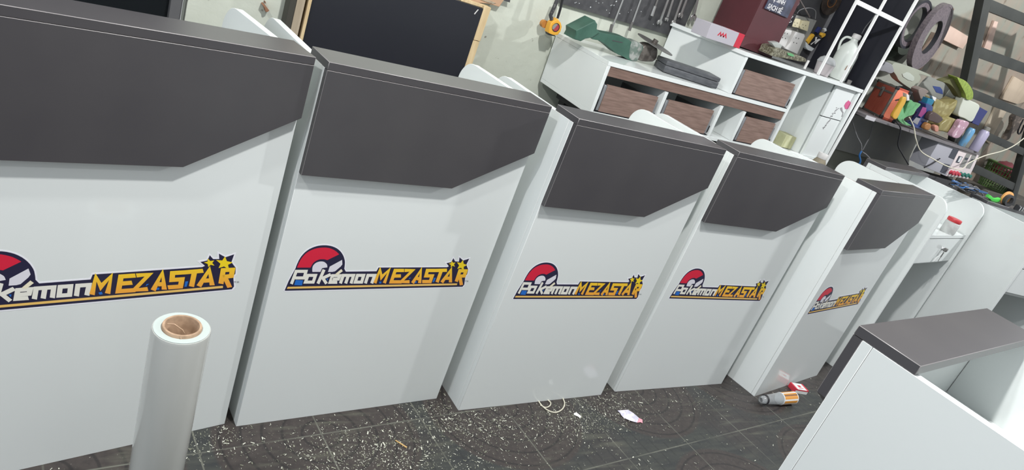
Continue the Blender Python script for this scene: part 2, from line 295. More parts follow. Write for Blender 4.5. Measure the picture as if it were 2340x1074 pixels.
# ------------------------------------------------------------------ counters
H, W_, D, T, E, ZB, CX, ZR, LP = .968, .6006, .1015, .0171, .0162, .7164, .3855, .8374, .4207
M['gold'] = mat('print_gold', srgb(246, 205, 40), .35)
g = M['gold'].node_tree; tcg = g.nodes.new('ShaderNodeTexCoord'); sg = g.nodes.new('ShaderNodeSeparateXYZ'); g.links.new(tcg.outputs['Object'], sg.inputs[0])
crg = g.nodes.new('ShaderNodeValToRGB'); mrg = g.nodes.new('ShaderNodeMapRange'); mrg.inputs[1].default_value = .425; mrg.inputs[2].default_value = .495
g.links.new(sg.outputs[2], mrg.inputs[0]); g.links.new(mrg.outputs[0], crg.inputs[0]); g.links.new(crg.outputs[0], g.nodes['Principled BSDF'].inputs['Base Color'])
crg.color_ramp.elements[0].color = srgb(246, 166, 66); crg.color_ramp.elements[1].color = srgb(250, 222, 40)
for k, c in dict(halo=(238, 238, 245), back=(42, 40, 66), red=(214, 40, 66), grey=(226, 224, 232), cream=(240, 232, 205), cream2=(236, 234, 224), blue=(40, 110, 200), under=(240, 196, 110), star=(244, 214, 40), tm=(120, 122, 125)).items():
    M['p_'+k] = mat('print_'+k, srgb(*c), .3)
ORDER = ['halo', 'back', 'red', 'grey', 'blue', 'under', 'cream2', 'gold', 'cream', 'star', 'tm']
def logo(parent):
    mb = MB()
    for i, k in enumerate(ORDER):
        mb.mi = i
        for j, poly in enumerate(LOGO[k]):
            dy = .0002+.00006*i
            if k in ('halo', 'back'): mb.prism([(x, E-dy, z) for x, z in poly], (0, dy-.00005, 0))
            else: mb.poly([(x, E-dy-.000001*j, z) for x, z in poly])
    return mb.build('logo_sticker', [M['gold'] if k == 'gold' else M['p_'+k] for k in ORDER], parent, sharp=False)
def side_profile(x0):
    r = .062; y0 = E+T+.0008; p = [(x0, y0, 0), (x0, LP, 0)]
    for k in range(13):
        a = k/12*PI/2; p.append((x0, LP-r+r*math.cos(a), H-T-r+r*math.sin(a)))
    p.append((x0, y0, H-T)); return p
def make_counter():
    root = empty('display_counter')
    MB().box((0, 0, H-T+.0004), (W_, D, H), .0009, 1, 1).build('top_board', [M['dark'], M['dark_edge']], root)
    MB().prism([(0, 0, ZB), (CX, 0, ZB), (W_, 0, ZR), (W_, 0, H-T-.0003), (0, 0, H-T-.0003)], (0, E-.0002, 0), .0006, 1, 1).build('fascia_board', [M['dark'], M['dark_edge']], root)
    MB().box((0, E, 0), (W_, E+T, H-T), .0006, 1, 1).build('front_board', [M['white'], M['edge_white']], root)
    for x0 in (.0, W_-T):
        MB().prism(side_profile(x0), (T, 0, 0), .0007, 1, 1).build('side_panel', [M['white'], M['edge_white']], root)
    MB().box((T, E+T, .775-T), (W_-T, LP-.012, .775), .0005, 1).build('shelf', M['white'], root)
    MB().box((T+.002, E+T+.02, .605), (W_-T-.002, LP-.035, .62)).build('shelf', M['white'], root)
    dr = MB().box((T+.002, LP-.03, .624), (W_-T-.002, LP-.013, .754), .0006, 1).build('drawer', M['white'], root)
    MB().lathe([(0, .004), (.008, .004), (.0095, .002), (.0095, -.001)], (W_*.42, LP-.012, .70), (0, 1, 0), 20).build('drawer_lock', mat('lock_metal', (.6, .6, .6, 1), .3, 1), dr)
    logo(root)
    return root
def copy_tree(o, parent=None):
    c = o.copy(); col.objects.link(c); c.parent = parent
    for ch in list(o.children): copy_tree(ch, c)
    return c
G = 'white display counters with charcoal tops'
CN = [((-.181, 1.231), 13.31, 'leftmost white counter with dark fascia, cut by the photo edge behind the film roll'),
 ((.427, 1.357), 6.22, 'second logo counter from the left, large white front fully in view'),
 ((1.074, 1.364), 3.23, 'third logo counter from the left, a looped cord lying at its foot'),
 ((1.748, 1.410), 1.26, 'fourth logo counter from the left, in front of the glass jar'),
 ((2.469, 1.337), 10.63, 'rightmost logo counter, turned to show its white side, crushed cup at its foot'),
 ((3.797, 1.992), 189.81, 'white counter facing the wall, red-lidded jar on its shelf, keys in its drawer'),
 ((4.503, 1.595), 169.3, 'white counter at the far right edge, tape and green clip on its dark top'),
 ((1.639, .560), -172.94, 'nearest white counter in the lower right corner, scuffed dark top seen from above')]
proto = make_counter(); counters = []
for i, (xy, yaw, lab) in enumerate(CN):
    o = proto if i == 0 else copy_tree(proto)
    o.location = (xy[0], xy[1], 0); o.rotation_euler.z = math.radians(yaw); tag(o, lab, 'counter', G); counters.append(o)
bpy.context.view_layer.update()
# ------------------------------------------------------------------ stretch film roll
M['film'] = mat('clear_film', srgb(206, 208, 204), .2, trans=.15, ior=1.3, coat=.7, noise=(5, srgb(188, 189, 183), (1, 1, .25), .35, .7))
M['film_top'] = mat('film_edge', srgb(186, 197, 193), .4)
M['core'] = mat('cardboard_core', srgb(188, 160, 134), .9, noise=(40, srgb(160, 134, 110), None, .4, .6))
roll = empty('film_roll', (.213, 1.109, 0), 0, 'standing roll of clear stretch film with a cardboard core before the leftmost counter', 'roll')
roll.rotation_euler = (0, -.012, 0)
MB().lathe([(.0335, .003), (.0480, .003), (.0495, .008), (.0497, .49), (.0485, .4955), (.0335, .4960)], n=64, closed=True).build('film_winding', [M['film']], roll)
MB().lathe([(.0345, .4962), (.0470, .4962), (.0470, .4968), (.0345, .4968)], n=64, closed=True).build('film_end', M['film_top'], roll)
c = MB().lathe([(.0282, 0), (.0330, 0), (.0334, .001), (.0334, .500), (.0325, .502), (.029, .502), (.0282, .500)], n=56, closed=True)
c.tube([(-.024, .008, .499), (-.012, .010, .497), (.002, .002, .490), (.006, -.004, .486)], [.0010, .0012, .0012, .0004], 6)
c.tube([(-.006, -.031, .502), (-.004, -.034, .496), (-.006, -.0345, .486)], [.0012, .0016, .0008], 6)
c.build('cardboard_core', M['core'], roll)
# ------------------------------------------------------------------ litter on the floor
random.seed(11)
M['chip'] = mat('pale_chips', srgb(205, 206, 192), .8); M['chip2'] = mat('grey_green_chips', srgb(128, 130, 114), .9)
mb = MB()
def under(x, y):
    for o in counters:
        q = o.matrix_world.inverted() @ Vector((x, y, 0))
        if -.012 < q.x < W_+.012 and E-.006 < q.y < LP+.01: return True
    return (x-.213)**2+(y-1.109)**2 < .003
def flake(x, y, s):
    if under(x, y): return
    mb.mi = 0 if random.random() < .42 else 1; s *= random.choice((.5, .6, .7, .8, 1, 1, 1.3, 1.7))
    a = random.uniform(0, PI); l = s*random.uniform(.8, 2.6); w2 = s*random.uniform(.35, .8); z = random.uniform(.0004, .0016)
    ca, sa = math.cos(a), math.sin(a); zz = random.uniform(0, .0015)
    mb.poly([(x-l*ca+w2*sa, y-l*sa-w2*ca, z), (x+l*ca+w2*sa, y+l*sa-w2*ca, z+zz), (x+l*ca-w2*sa, y+l*sa+w2*ca, z+zz), (x-l*ca-w2*sa, y-l*sa+w2*ca, z)])
hot = [(.66, 1.26, .10, 500), (.80, 1.22, .09, 420), (.98, 1.36, .08, 380), (1.15, 1.31, .08, 380), (1.5, 1.31, .10, 600), (1.72, 1.36, .09, 420), (1.42, 1.27, .08, 200), (.35, 1.33, .07, 220), (1.05, 1.22, .15, 300), (2.1, 1.36, .08, 120), (.75, 1.05, .25, 500), (1.2, 1.0, .3, 500)]
for hx, hy, s, n in hot:
    for _ in range(int(n*1.5)): flake(random.gauss(hx, s), random.gauss(hy, s*.55), random.uniform(.0005, .0014))
for _ in range(2000): flake(random.uniform(-.2, 3.1), random.uniform(.6, 1.9), random.uniform(.0006, .0018))
sd = mb.build('sawdust', [M['chip'], M['chip2']]); tag(sd, 'pale sawdust and chips scattered over the dark patterned floor', 'sawdust', kind='stuff')
def floor_tube(pix, r, z=None): return [onz(u, v, (z or r)) for u, v in pix]
M['cord'] = mat('off_white_cord', srgb(206, 202, 184), .6)
zz = zoom(1000, 900, 4.68)
p1 = smooth_path([Vector((q.x, q.y, .0027)) for q in [onz(*z) for z in zz([(1062, 60), (1110, 130), (1180, 185), (1260, 205), (1330, 170), (1355, 110), (1335, 50)])]], 6)
p2 = smooth_path([Vector((q.x, q.y, .0027)) for q in [onz(*z) for z in zz([(1095, 125), (1150, 152), (1195, 135), (1205, 100), (1160, 60)])]], 6)
one('cord', MB().tube(p1, .0022, 8).tube(p2, .0020, 8), M['cord'], 'thin off-white cord looped on the floor at the foot of the third counter', 'cord')
M['paper'] = mat('crumpled_paper', srgb(226, 220, 232), .7, noise=(60, srgb(198, 196, 214), None, .5, .6)); M['pinkp'] = mat('pink_paper', srgb(232, 160, 172), .7)
pp = empty('paper_scrap', onz(1440, 952), 0, 'crumpled white and pink paper scrap lying alone on the tiles', 'paper')
def sheet(pix, h, parent, name, m, zf, hh=.004):
    o0 = parent.location; P = [onz(*z) for z in zf(pix)]; b = MB()
    b.prism([(q.x-o0.x, q.y-o0.y, .0006+(hh if i % 2 else .001)) for i, q in enumerate(P)], (0, 0, .0006)); return b.build(name, m, parent)
sheet([(1922, 183), (2030, 182), (2088, 208), (2120, 245), (2150, 262), (2140, 290), (2130, 312), (2060, 300), (1990, 262), (1958, 240), (1950, 210)], .004, pp, 'paper', M['paper'], zz)
sheet([(2150, 262), (2185, 285), (2190, 318), (2165, 312), (2130, 312), (2142, 290)], .004, pp, 'torn_corner', M['pinkp'], zz, .003)
q = onz(1320, 950); one('plastic_strip', MB().prism([onz(*z)+Vector((0, 0, .001+.002*(i % 2))) for i, z in enumerate(zz([(1455, 212), (1480, 208), (1515, 232), (1532, 250), (1525, 262), (1495, 250), (1460, 228)]))], (0, 0, .0012)), mat('white_scrap', (.85, .85, .83, 1), .5), 'small white plastic strip on the floor between the cord and the paper scrap', 'scrap')
a1 = onz(903, 1008); b1 = onz(929, 1024); one('wood_splinter', MB().tube([a1+Vector((0, 0, .003)), b1+Vector((0, 0, .0022))], [.0016, .0022], 6), mat('splinter', srgb(206, 170, 112), .8), 'tan wooden splinter on the floor in front of the second counter', 'splinter')
# crumpled cups
M['clear'] = mat('clear_plastic', (.95, .97, .98, 1), .06, trans=.85, ior=1.2); M['milky'] = mat('milky_plastic', srgb(214, 218, 220), .3)
M['orange'] = mat('orange_print', srgb(212, 146, 62), .5); M['white_p'] = mat('white_plastic', srgb(226, 228, 226), .4); M['black'] = mat('black_plastic', srgb(34, 34, 38), .45)
M['brownp'] = mat('brown_print', srgb(120, 78, 40), .5)
A = onz(1731, 926); B = onz(1806, 920); ax = (B-A).normalized();  L_ = (B-A).length
cup = empty('drinking_cup', (A.x, A.y, 0), 0, 'crushed clear plastic cup in an orange printed sleeve, lying before the fifth counter', 'cup')
O0 = Vector((0, 0, .0275)); dx = Vector((ax.x, ax.y, 0)).normalized(); L_ = Vector((B.x-A.x, B.y-A.y)).length
MB().lathe([(.010, 0), (.015, .004), (.018, .02), (.018, .03), (.0235, L_*.45), (.025, L_*.55), (.0235, L_*.55), (.022, L_*.45), (.016, .03), (.012, .006)], O0, dx, 28, True).build('clear_cup', M['clear'], cup)
MB().lathe([(.0185, .020), (.021, .022), (.021, .030), (.0185, .032)], O0, dx, 28, True).build('rim_ring', M['black'], cup)
mb = MB(); mb.lathe([(0, L_*.56), (.0255, L_*.56), (.0265, L_*.575), (0, L_*.575)], O0, dx, 32); mb.build('cup_base', M['milky'], cup)
mb = MB(); n = 24; u = dx.orthogonal().normalized(); v = dx.cross(u)
for k in range(n):
    mb.mi = (0, 0, 1, 0, 2, 0, 0, 1)[k % 8]
    a0, a1_ = 2*PI*k/n, 2*PI*(k+1)/n
    P = []
    for rr, h, aa in ((.0255, L_*.58, a0), (.0255, L_*.58, a1_), (.0262, L_*.98, a1_), (.0262, L_*.98, a0)):
        P.append(O0+dx*h+(u*math.cos(aa)+v*math.sin(aa))*rr)
    mb.poly(P)
mb.lathe([(.0252, L_*.975), (.0268, L_*.98), (.0268, L_*.99), (.0252, L_*.995)], O0, dx, 32, True)
mb.build('printed_sleeve', [M['orange'], M['white_p'], M['brownp']], cup)
# small white and red box
bx = onz(1822, 893); cb = empty('cardboard_box', (bx.x, bx.y, 0), math.radians(-14), 'small white box with red borders lying on the floor behind the crushed cup', 'box')
MB().box((-.035, -.022, 0), (.035, .026, .022), .001).build('box_body', M['white_p'], cb)
M['red'] = mat('red_print', srgb(206, 58, 74), .5)
mb = MB()
for a, b_ in (((-.035, -.022), (-.027, .026)), ((.026, -.022), (.035, .026)), ((-.008, -.003), (.008, .010)), ((-.012, -.012), (.012, -.009))): mb.box((a[0], a[1], .0221), (b_[0], b_[1], .0224))
mb.box((-.0352, -.0222, 0), (-.0351, .026, .022)).box((-.035, -.0224, .016), (.035, -.0222, .022)); mb.build('red_print', M['red'], cb)
# ------------------------------------------------------------------ jar and keys at the sixth counter
c6 = counters[5]; m6 = c6.matrix_world.copy()
def on6(x, y, z): return m6 @ Vector((x, y, z))
M['jar'] = mat('clear_jar', (.93, .94, .93, 1), .08, trans=.6, ior=1.3)
r_ = ray(2169, 541); jp = on6(.20, .335, .775)
# stand the jar where the ray to its foot meets the shelf
jp = onz(2163, 531, .775)
jr = empty('screw_jar', jp, 0, 'clear plastic jar with a red lid on the shelf of the counter facing the wall', 'jar')
MB().lathe([(.0, .0), (.031, .0), (.034, .004), (.034, .055), (.028, .062), (.026, .062), (.032, .052), (.032, .005), (0, .004)], n=32).build('jar_body', M['jar'], jr)
MB().lathe([(0, .060), (.031, .060), (.0325, .062), (.0325, .074), (.031, .077), (0, .077)], n=32).build('lid', mat('red_lid', srgb(196, 60, 66), .4), jr)
mb = MB()
random.seed(5)
for k in range(16):
    a = random.uniform(0, 2*PI); rr = random.uniform(.004, .026); z = .005+k*.0028; mb.mi = k % 3
    d_ = Vector((random.uniform(-1, 1), random.uniform(-1, 1), random.uniform(-.3, .3))).normalized()*.006
    p = Vector((rr*math.cos(a), rr*math.sin(a), z)); mb.tube([p-d_, p+d_], .0028, 6)
mb.build('jar_contents', [mat('brown_bits', srgb(110, 84, 70), .6), M['milky'], mat('grey_bits', srgb(120, 120, 118), .4)], jr)
lk = on6(W_*.42, LP-.008, .70); dirv = (m6.to_3x3() @ Vector((0, 1, 0))).normalized(); rx = (m6.to_3x3() @ Vector((1, 0, 0))).normalized()
ky = empty('key_bunch', on6(W_*.42, LP-.006, .640), math.radians(189.81), 'bunch of grey keys with a white tag hanging from the drawer lock', 'keys')
M['steel'] = mat('steel', (.5, .5, .5, 1), .35, .9); M['dsteel'] = mat('dull_steel', srgb(120, 118, 116), .45, .6)
MB().box((-.010, .001, .052), (.010, .016, .070), .002).build('key_head', M['dsteel'], ky)
MB().box((-.016, .004, .018), (-.004, .007, .046), .001).box((-.012, .0045, -.006), (-.008, .0065, .018)).build('key', M['dsteel'], ky)
MB().tube([(0.004, .006, .055), (.016, .006, .040), (.030, .004, .022)], .0012, 6).build('string', M['white_p'], ky)
MB().prism([(.022, .002, .026), (.040, .002, .020), (.052, .002, -.006), (.030, .002, .002)], (0, .002, 0)).build('tag', M['white_p'], ky)
# ------------------------------------------------------------------ things on the dark top of the seventh counter
c7 = counters[6]; m7 = c7.matrix_world.copy()
M['green_p'] = mat('green_plastic', srgb(84, 200, 84), .45); M['orange_p'] = mat('amber_tape', srgb(226, 168, 104), .3); M['darkgrey'] = mat('dark_grey', srgb(62, 62, 64), .6)
zq = zoom(2100, 380, 7.67)
Hs = H
def top7(u, v): return onz(u, v, Hs)
gp = top7(2269, 460)
gc = empty('spring_clip', gp, math.radians(-10), 'bright green plastic clip on the dark counter top at the far right', 'clip')
MB().prism([(-.055, 0, .010), (-.050, 0, .026), (-.028, 0, .022), (-.006, 0, .016), (.02, 0, .018), (.040, 0, .026), (.05, 0, .018), (.05, 0, .004), (.02, 0, 0), (-.01, 0, 0), (-.03, 0, .006)], (0, .016, 0), .003).build('clip_body', M['green_p'], gc)
tp = top7(2297, 470); tr = empty('tape_roll', tp+Vector((.0, .0, 0)), math.radians(60), 'roll of dark tape with an amber edge beside the green clip', 'tape')
MB().lathe([(.019, -.010), (.030, -.010), (.030, .010), (.019, .010)], (0, 0, .0305), (1, .25, 0), 36, True).build('tape_winding', M['darkgrey'], tr)
MB().lathe([(.030, .010), (.036, .012), (.036, .020), (.030, .022), (.018, .020), (.018, .012)], (0.0, 0, .0365), (1, .25, 0), 36, True).build('tape_winding', M['orange_p'], tr)
tb = top7(2328, 483); bk = empty('buckle_strap', tb, 0, 'small dark metal strap beside the tape roll at the right edge', 'strap')
MB().box((-.03, -.005, 0), (.03, .02, .03), .004).build('strap_body', M['black'], bk); MB().box((-.026, -.0075, .006), (-.012, -.0055, .026), .001).box((.004, -.0075, .006), (.016, -.0055, .026), .001).build('buckle', M['steel'], bk)
M['blue_c'] = mat('blue_cable', srgb(52, 108, 170), .5); M['grey_c'] = mat('grey_cable', srgb(120, 120, 122), .5); M['black_c'] = mat('black_cable', srgb(36, 36, 40), .5)
# coil of cables at the left of that top
random.seed(21)
cc = top7(2208, 440)
cl = empty('cable_pile', cc, math.radians(-10.7), 'tangled blue, black and grey cables on the dark top below the meter box', 'cables')
for nm, mt, k0, n_ in (('blue_cable', M['blue_c'], 0, 5), ('black_cable', M['black_c'], 7, 10), ('grey_cable', M['grey_c'], 19, 8)):
    mb = MB(); P = []
    for i in range(n_*4):
        t = random.Random(k0+i); P.append(Vector((t.uniform(-.13, .11), t.uniform(-.03, .04), t.uniform(.005, .042))))
    mb.tube(smooth_path(P, 6), .0032, 7); mb.build(nm, mt, cl)
# ------------------------------------------------------------------ white storage unit against the wall (it stands 1.2 degrees out of level)
TL = .0215
M['wood'] = mat('brown_woodgrain', srgb(146, 122, 112), .5, noise=(9, srgb(118, 96, 87), (1.2, 1, 14), .35, .68))
M['wood2'] = mat('brown_woodgrain_top', srgb(130, 106, 96), .5, noise=(9, srgb(108, 86, 77), (1.2, 1, 14), .35, .68))
M['inner'] = mat('drawer_inner', srgb(170, 172, 172), .4); M['chan'] = mat('drawer_channel', srgb(150, 152, 156), .35, .5); M['gap'] = mat('shadow_black', srgb(28, 28, 32), .8)
un = empty('storage_unit', (1.768, 2.2, .787), 0, 'white wall unit with brown woodgrain drawers and a raised shelf', 'cabinet')
un.rotation_euler = (0, -TL, 0)
def ub(name, a, b, m, par=un, bev=.0006): return MB().box((a[0]-1.768, a[1]-2.2, a[2]-.787), (b[0]-1.768, b[1]-2.2, b[2]-.787), bev).build(name, m, par)
wE = [M['white'], M['edge_white']]
Z0 = .787; t = .017; ZT = 1.013
ub('side_panel', (1.768, 2.2, Z0+t), (1.785, 2.61, ZT-.0175), M['white'])
ub('bottom_board', (1.768, 2.2, Z0), (3.385, 2.61, Z0+t), M['white'])
ub('top_board', (1.768, 2.2, ZT-t), (2.903, 2.61, ZT), M['white'])
ub('rail', (1.786, 2.204, ZT-t-.041), (2.902, 2.22, ZT-t-.0005), M['wood2'])
for x, z1 in ((2.116, .952), (2.467, .952), (2.626, .952)): ub('divider', (x, 2.2, Z0+t+.0005), (x+t, 2.485, z1), M['white'])
ub('side_panel', (2.904, 2.2, Z0+t+.0005), (2.921, 2.61, 1.1855), M['white'])
ub('side_panel', (3.2, 2.24, Z0+t+.0005), (3.217, 2.61, 1.1855), M['white'])
ub('side_panel', (3.368, 2.2, Z0+t+.0005), (3.385, 2.61, 1.1855), M['white'])
ub('back_panel', (1.768, 2.611, Z0), (3.385, 2.615, ZT), M['white']); ub('back_panel', (2.42, 2.611, ZT+.0005), (3.385, 2.615, 1.1855), M['white'])
Q_ = Vector((1.768, 2.2, .787))
MB().prism([Vector(p)-Q_ for p in ((2.478, 2.2, ZT+.0005), (2.495, 2.2, ZT+.0005), (2.395, 2.61, ZT+.0005), (2.378, 2.61, ZT+.0005))], (0, 0, 1.185-ZT), .0006, 1).build('side_panel', M['white'], un)
MB().prism([Vector(p)-Q_ for p in ((2.470, 2.196, 1.186), (3.385, 2.196, 1.186), (3.385, 2.61, 1.186), (2.362, 2.61, 1.186))], (0, 0, .018), .001, 1).build('raised_shelf', M['white'], un)
ub('panel', (3.2, 2.215, Z0+t+.001), (3.366, 2.23, 1.020), M['white']); ub('panel', (3.2, 2.215, 1.024), (3.366, 2.23, 1.184), M['white'])
def drawer(x0, x1, z0, z1, m, dp=.0):
    d = empty('drawer', ((x0+x1)/2-1.768, 0.004+dp, z0-.787)); d.parent = un
    w2 = (x1-x0)/2; h = z1-z0
    MB().box((-w2+.026, .0, .004), (w2-.022, .014, h), .0006).build('drawer_front', m, d)
    MB().box((-w2+.012, .002, .006), (-w2+.025, .26, h-.003), .0005).build('drawer_side', M['chan'], d); MB().box((w2-.021, .002, .006), (w2-.010, .26, h-.02), .0005).build('drawer_side', M['chan'], d)
    MB().box((-w2+.026, .015, .006), (w2-.022, .26, .014)).build('drawer_bottom', M['inner'], d)
    MB().box((-w2+.001, .004, .012), (-w2+.0115, .27, .050)).box((w2-.0095, .003, .016), (w2-.001, .27, .045)).box((-w2+.001, -.001, .0), (w2-.001, .27, .0035)).build('drawer_runner', M['black'], d)
    return d
drawer(1.786, 2.115, .8045, .921, M['wood']); drawer(2.134, 2.466, .8045, .921, M['wood']); drawer(2.644, 2.903, .8045, .93, M['wood']); drawer(2.496, 2.903, 1.0135, 1.132, M['wood'])
# sticker on the right panel
M['pink'] = mat('pink_flower_print', srgb(208, 96, 140), .5); M['inkgrey'] = mat('grey_ink', srgb(150, 148, 150), .6)
stx = zoom(1850, 180, 5.373)
def stick(pix, y, par, name, m, th=.0006):
    P = [at(u, v, y) for u, v in pix]; Mi = Matrix.Translation((1.768, 2.2, .787)) @ Matrix.Rotation(-TL, 4, 'Y'); Mi = Mi.inverted()
    b = MB(); b.prism([Mi @ p for p in P], (0, th, 0)); return b.build(name, m, par)
bpy.context.view_layer.update()
stick(stx([(480, 265), (505, 290), (508, 320), (470, 370), (440, 372), (427, 330), (445, 295)]), 2.2135, un, 'flower_sticker', M['pink'])
stick(stx([(400, 350), (408, 395), (418, 415), (405, 465), (392, 468), (408, 420), (385, 390), (375, 360)]), 2.2138, un, 'flower_stem', M['inkgrey'], .0003)
mb = MB(); Mi = (Matrix.Translation((1.768, 2.2, .787)) @ Matrix.Rotation(-TL, 4, 'Y')).inverted()
random.seed(2)
for k in range(34):
    f_ = k/34; x = 345-190*f_+random.uniform(-10, 10); y = 350+270*f_+random.uniform(-10, 10)
    P = [Mi @ at(u, v, 2.2138) for u, v in stx([(x, y), (x+9, y+3), (x+5, y+12), (x-4, y+9)])]
    mb.prism(P, (0, .0003, 0))
mb.build('stencil_print', M['inkgrey'], un)
# bench the unit stands on (mostly hidden by the counters)
M['bench'] = mat('dark_bench', srgb(52, 52, 54), .7)
bn = empty('workbench', (2.6, 2.42, 0), 0, 'low dark bench under the white drawer unit', 'bench')
MB().box((-.74, -.14, .74), (.80, .165, .766), .002).build('bench_top', M['bench'], bn)
for sx_ in (-.72, .72):
    for sy_ in (-.12, .115): MB().box((sx_, sy_, 0), (sx_+.045, sy_+.045, .7395)).build('leg', M['bench'], bn)
for x in (-.70, -.1, .72): MB().box((x, -.10, .7665), (x+.05, .14, .7665+(.0195 + .0215*(x+.832)) )).build('packer', M['bench'], bn)
def utop(x): return 1.013 + .0215*(x-1.768)+.0003      # height of the unit's top board at x
def usf(x): return 1.204 + .0215*(x-1.768)+.0003
# angle grinder
M['tgreen'] = mat('tool_green', srgb(50, 82, 70), .42, noise=(12, srgb(66, 102, 88), None, .4, .7)); M['gearm'] = mat('cast_metal', srgb(128, 122, 116), .45, .5, noise=(30, srgb(90, 84, 80), None, .4, .6))
z3 = zoom(1200, 0, 4.296)
def group_at(name, pixbase, y, label, cat, group=None):
    p = at(*pixbase, y); return empty(name, p, 0, label, cat, group)
def part(root, name, pix, y, depth, m, bev=.003, seg=2, dz=0):
    b = MB(); o = root.location; P = [at(u, v, y)-o+Vector((0, 0, dz)) for u, v in pix]
    if bev >= .006: P = smooth_path(P, 4, True)
    b.prism(P, (0, depth, 0), bev, seg); return b.build(name, m, root)
gr = empty('angle_grinder', at(1430, 128, 2.385), 0, 'green cordless angle grinder lying on top of the white drawer unit', 'grinder')
YG = 2.375
part(gr, 'battery_foot', z3([(500, 300), (690, 202), (712, 240), (706, 285), (735, 318), (655, 372), (592, 383), (548, 408), (478, 386), (500, 345)]), YG-.012, .085, M['tgreen'], .005, 3)
part(gr, 'handle', z3([(700, 298), (745, 320), (900, 350), (985, 372), (1032, 400), (1050, 440), (1040, 560), (1060, 598), (1010, 585), (960, 555), (900, 528), (830, 468), (740, 404), (650, 376)]), YG, .058, M['tgreen'], .012, 4)
h_ = part(gr, 'vent_slot', z3([(1078, 486), (1110, 494), (1100, 548), (1068, 538)]), YG-.0015, .003, M['black'], .0005, 1)
part(gr, 'vent_slot', z3([(860, 395), (960, 415), (955, 423), (855, 403)]), YG-.0012, .003, M['darkgrey'], .0004, 1)
part(gr, 'collar', z3([(1040, 425), (1100, 413), (1150, 435), (1168, 470), (1140, 530), (1112, 590), (1082, 606), (1022, 572)]), YG-.002, .064, mat('worn_green', srgb(98, 112, 104), .5, noise=(40, srgb(150, 152, 148), None, .45, .6)), .008, 3)
part(gr, 'gear_head', z3([(1166, 458), (1240, 440), (1302, 478), (1300, 560), (1270, 602), (1230, 610), (1135, 600), (1125, 545)]), YG+.004, .052, M['gearm'], .01, 3)
p0 = at(*z3([(1250, 450)])[0], YG+.03)-gr.location; p1_ = at(*z3([(1285, 400)])[0], YG+.03)-gr.location; lv_ = at(*z3([(1406, 505)])[0], YG+.03)-at(*z3([(1140, 366)])[0], YG+.03); axd = lv_.cross(ray(1500, 95)).normalized(); axd = axd if axd.z > 0 else -axd; axd = (axd-Vector((0, 1, 0))*.12).normalized()
MB().lathe([(0, 0), (.019, 0), (.019, .012), (.012, .014), (.012, .03), (0, .03)], p0, axd, 24).build('spindle', M['gearm'], gr)
pa = at(*z3([(1140, 366)])[0], YG+.03); pb = at(*z3([(1406, 505)])[0], YG+.03)
MB().lathe([(0, -.0012), ((pb-pa).length/2, -.0012), ((pb-pa).length/2, .0012), (0, .0012)], (pa+pb)/2-gr.location, axd, 48).build('cutting_disc', M['dsteel'], gr)
# black tool case
M['case'] = mat('black_case', srgb(74, 76, 80), .5, noise=(25, srgb(96, 98, 102), (1, 1, 4), .4, .7))
pa_, pb_ = at(1523, 146, 2.29), at(1643, 192, 2.206); xa = pa_.x; cl_ = math.hypot(pb_.x-pa_.x, pb_.y-pa_.y)
tc_ = empty('tool_case', (xa, 2.29, utop(xa)+.002), 0, 'flat black plastic tool case on the drawer unit beside the grinder', 'case')
tc_.rotation_euler = (0, -TL, math.atan2(pb_.y-pa_.y, pb_.x-pa_.x))
MB().box((0, 0, 0), (cl_, .12, .030), .004, 2).build('case_bottom', M['case'], tc_); MB().box((0, 0, .031), (cl_, .12, .050), .004, 2).build('case_lid', M['case'], tc_)
# scrap of clear tape hanging over the top board
tape_p = at(1603, 190, 2.198)
# ------------------------------------------------------------------ things on the raised shelf
z4 = zoom(1600, 0, 4.296); z8 = zoom(1680, 0, 7.67)
M['gbox'] = mat('grey_carton', srgb(176, 172, 180), .6); M['crimson'] = mat('crimson', srgb(190, 40, 62), .5); M['maroon'] = mat('maroon_panel', srgb(88, 44, 50), .5, noise=(4, srgb(72, 38, 42), None, .35, .7))
xl, xr = at(*z4([(85, 300)])[0], 2.25).x, at(*z4([(400, 440)])[0], 2.25).x
gb = empty('carton', (xl, 2.25, usf(xl)+.0005), 0, 'small grey carton with a red end and red chevron mark on the raised shelf', 'box'); gb.rotation_euler = (0, -TL, 0)
MB().box((0, 0, 0), ((xr-xl)*.82, .10, .062), .001).build('carton_body', M['gbox'], gb); MB().box(((xr-xl)*.82+.0003, 0, 0), ((xr-xl), .10, .062), .001).build('carton_end', M['crimson'], gb)
mb = MB()
for k in range(3):
    x = .058+.017*k
    mb.prism([(x, -.0006, .024), (x+.012, -.0006, .044), (x+.026, -.0006, .024), (x+.019, -.0006, .024), (x+.012, -.0006, .034), (x+.007, -.0006, .024)], (0, .0005, 0))
mb.build('chevron_mark', M['crimson'], gb)
xl = at(1688, 108, 2.33).x; xr = at(1757, 125, 2.33).x
mx = empty('maroon_chest', (xl, 2.33, usf(xr)+.001), 0, 'tall maroon chest standing on the raised shelf beneath the blue sign', 'box')
MB().box((0, 0, 0), (xr-xl+.03, .22, .62), .002).build('chest_body', M['maroon'], mx); MB().box((0.004, -.002, .0), (xr-xl+.026, -.0002, .05), .0006).build('plinth', M['maroon'], mx); MB().box((0, -.004, .05), (.010, -.0002, .62), .0006).build('corner_strip', M['maroon'], mx)
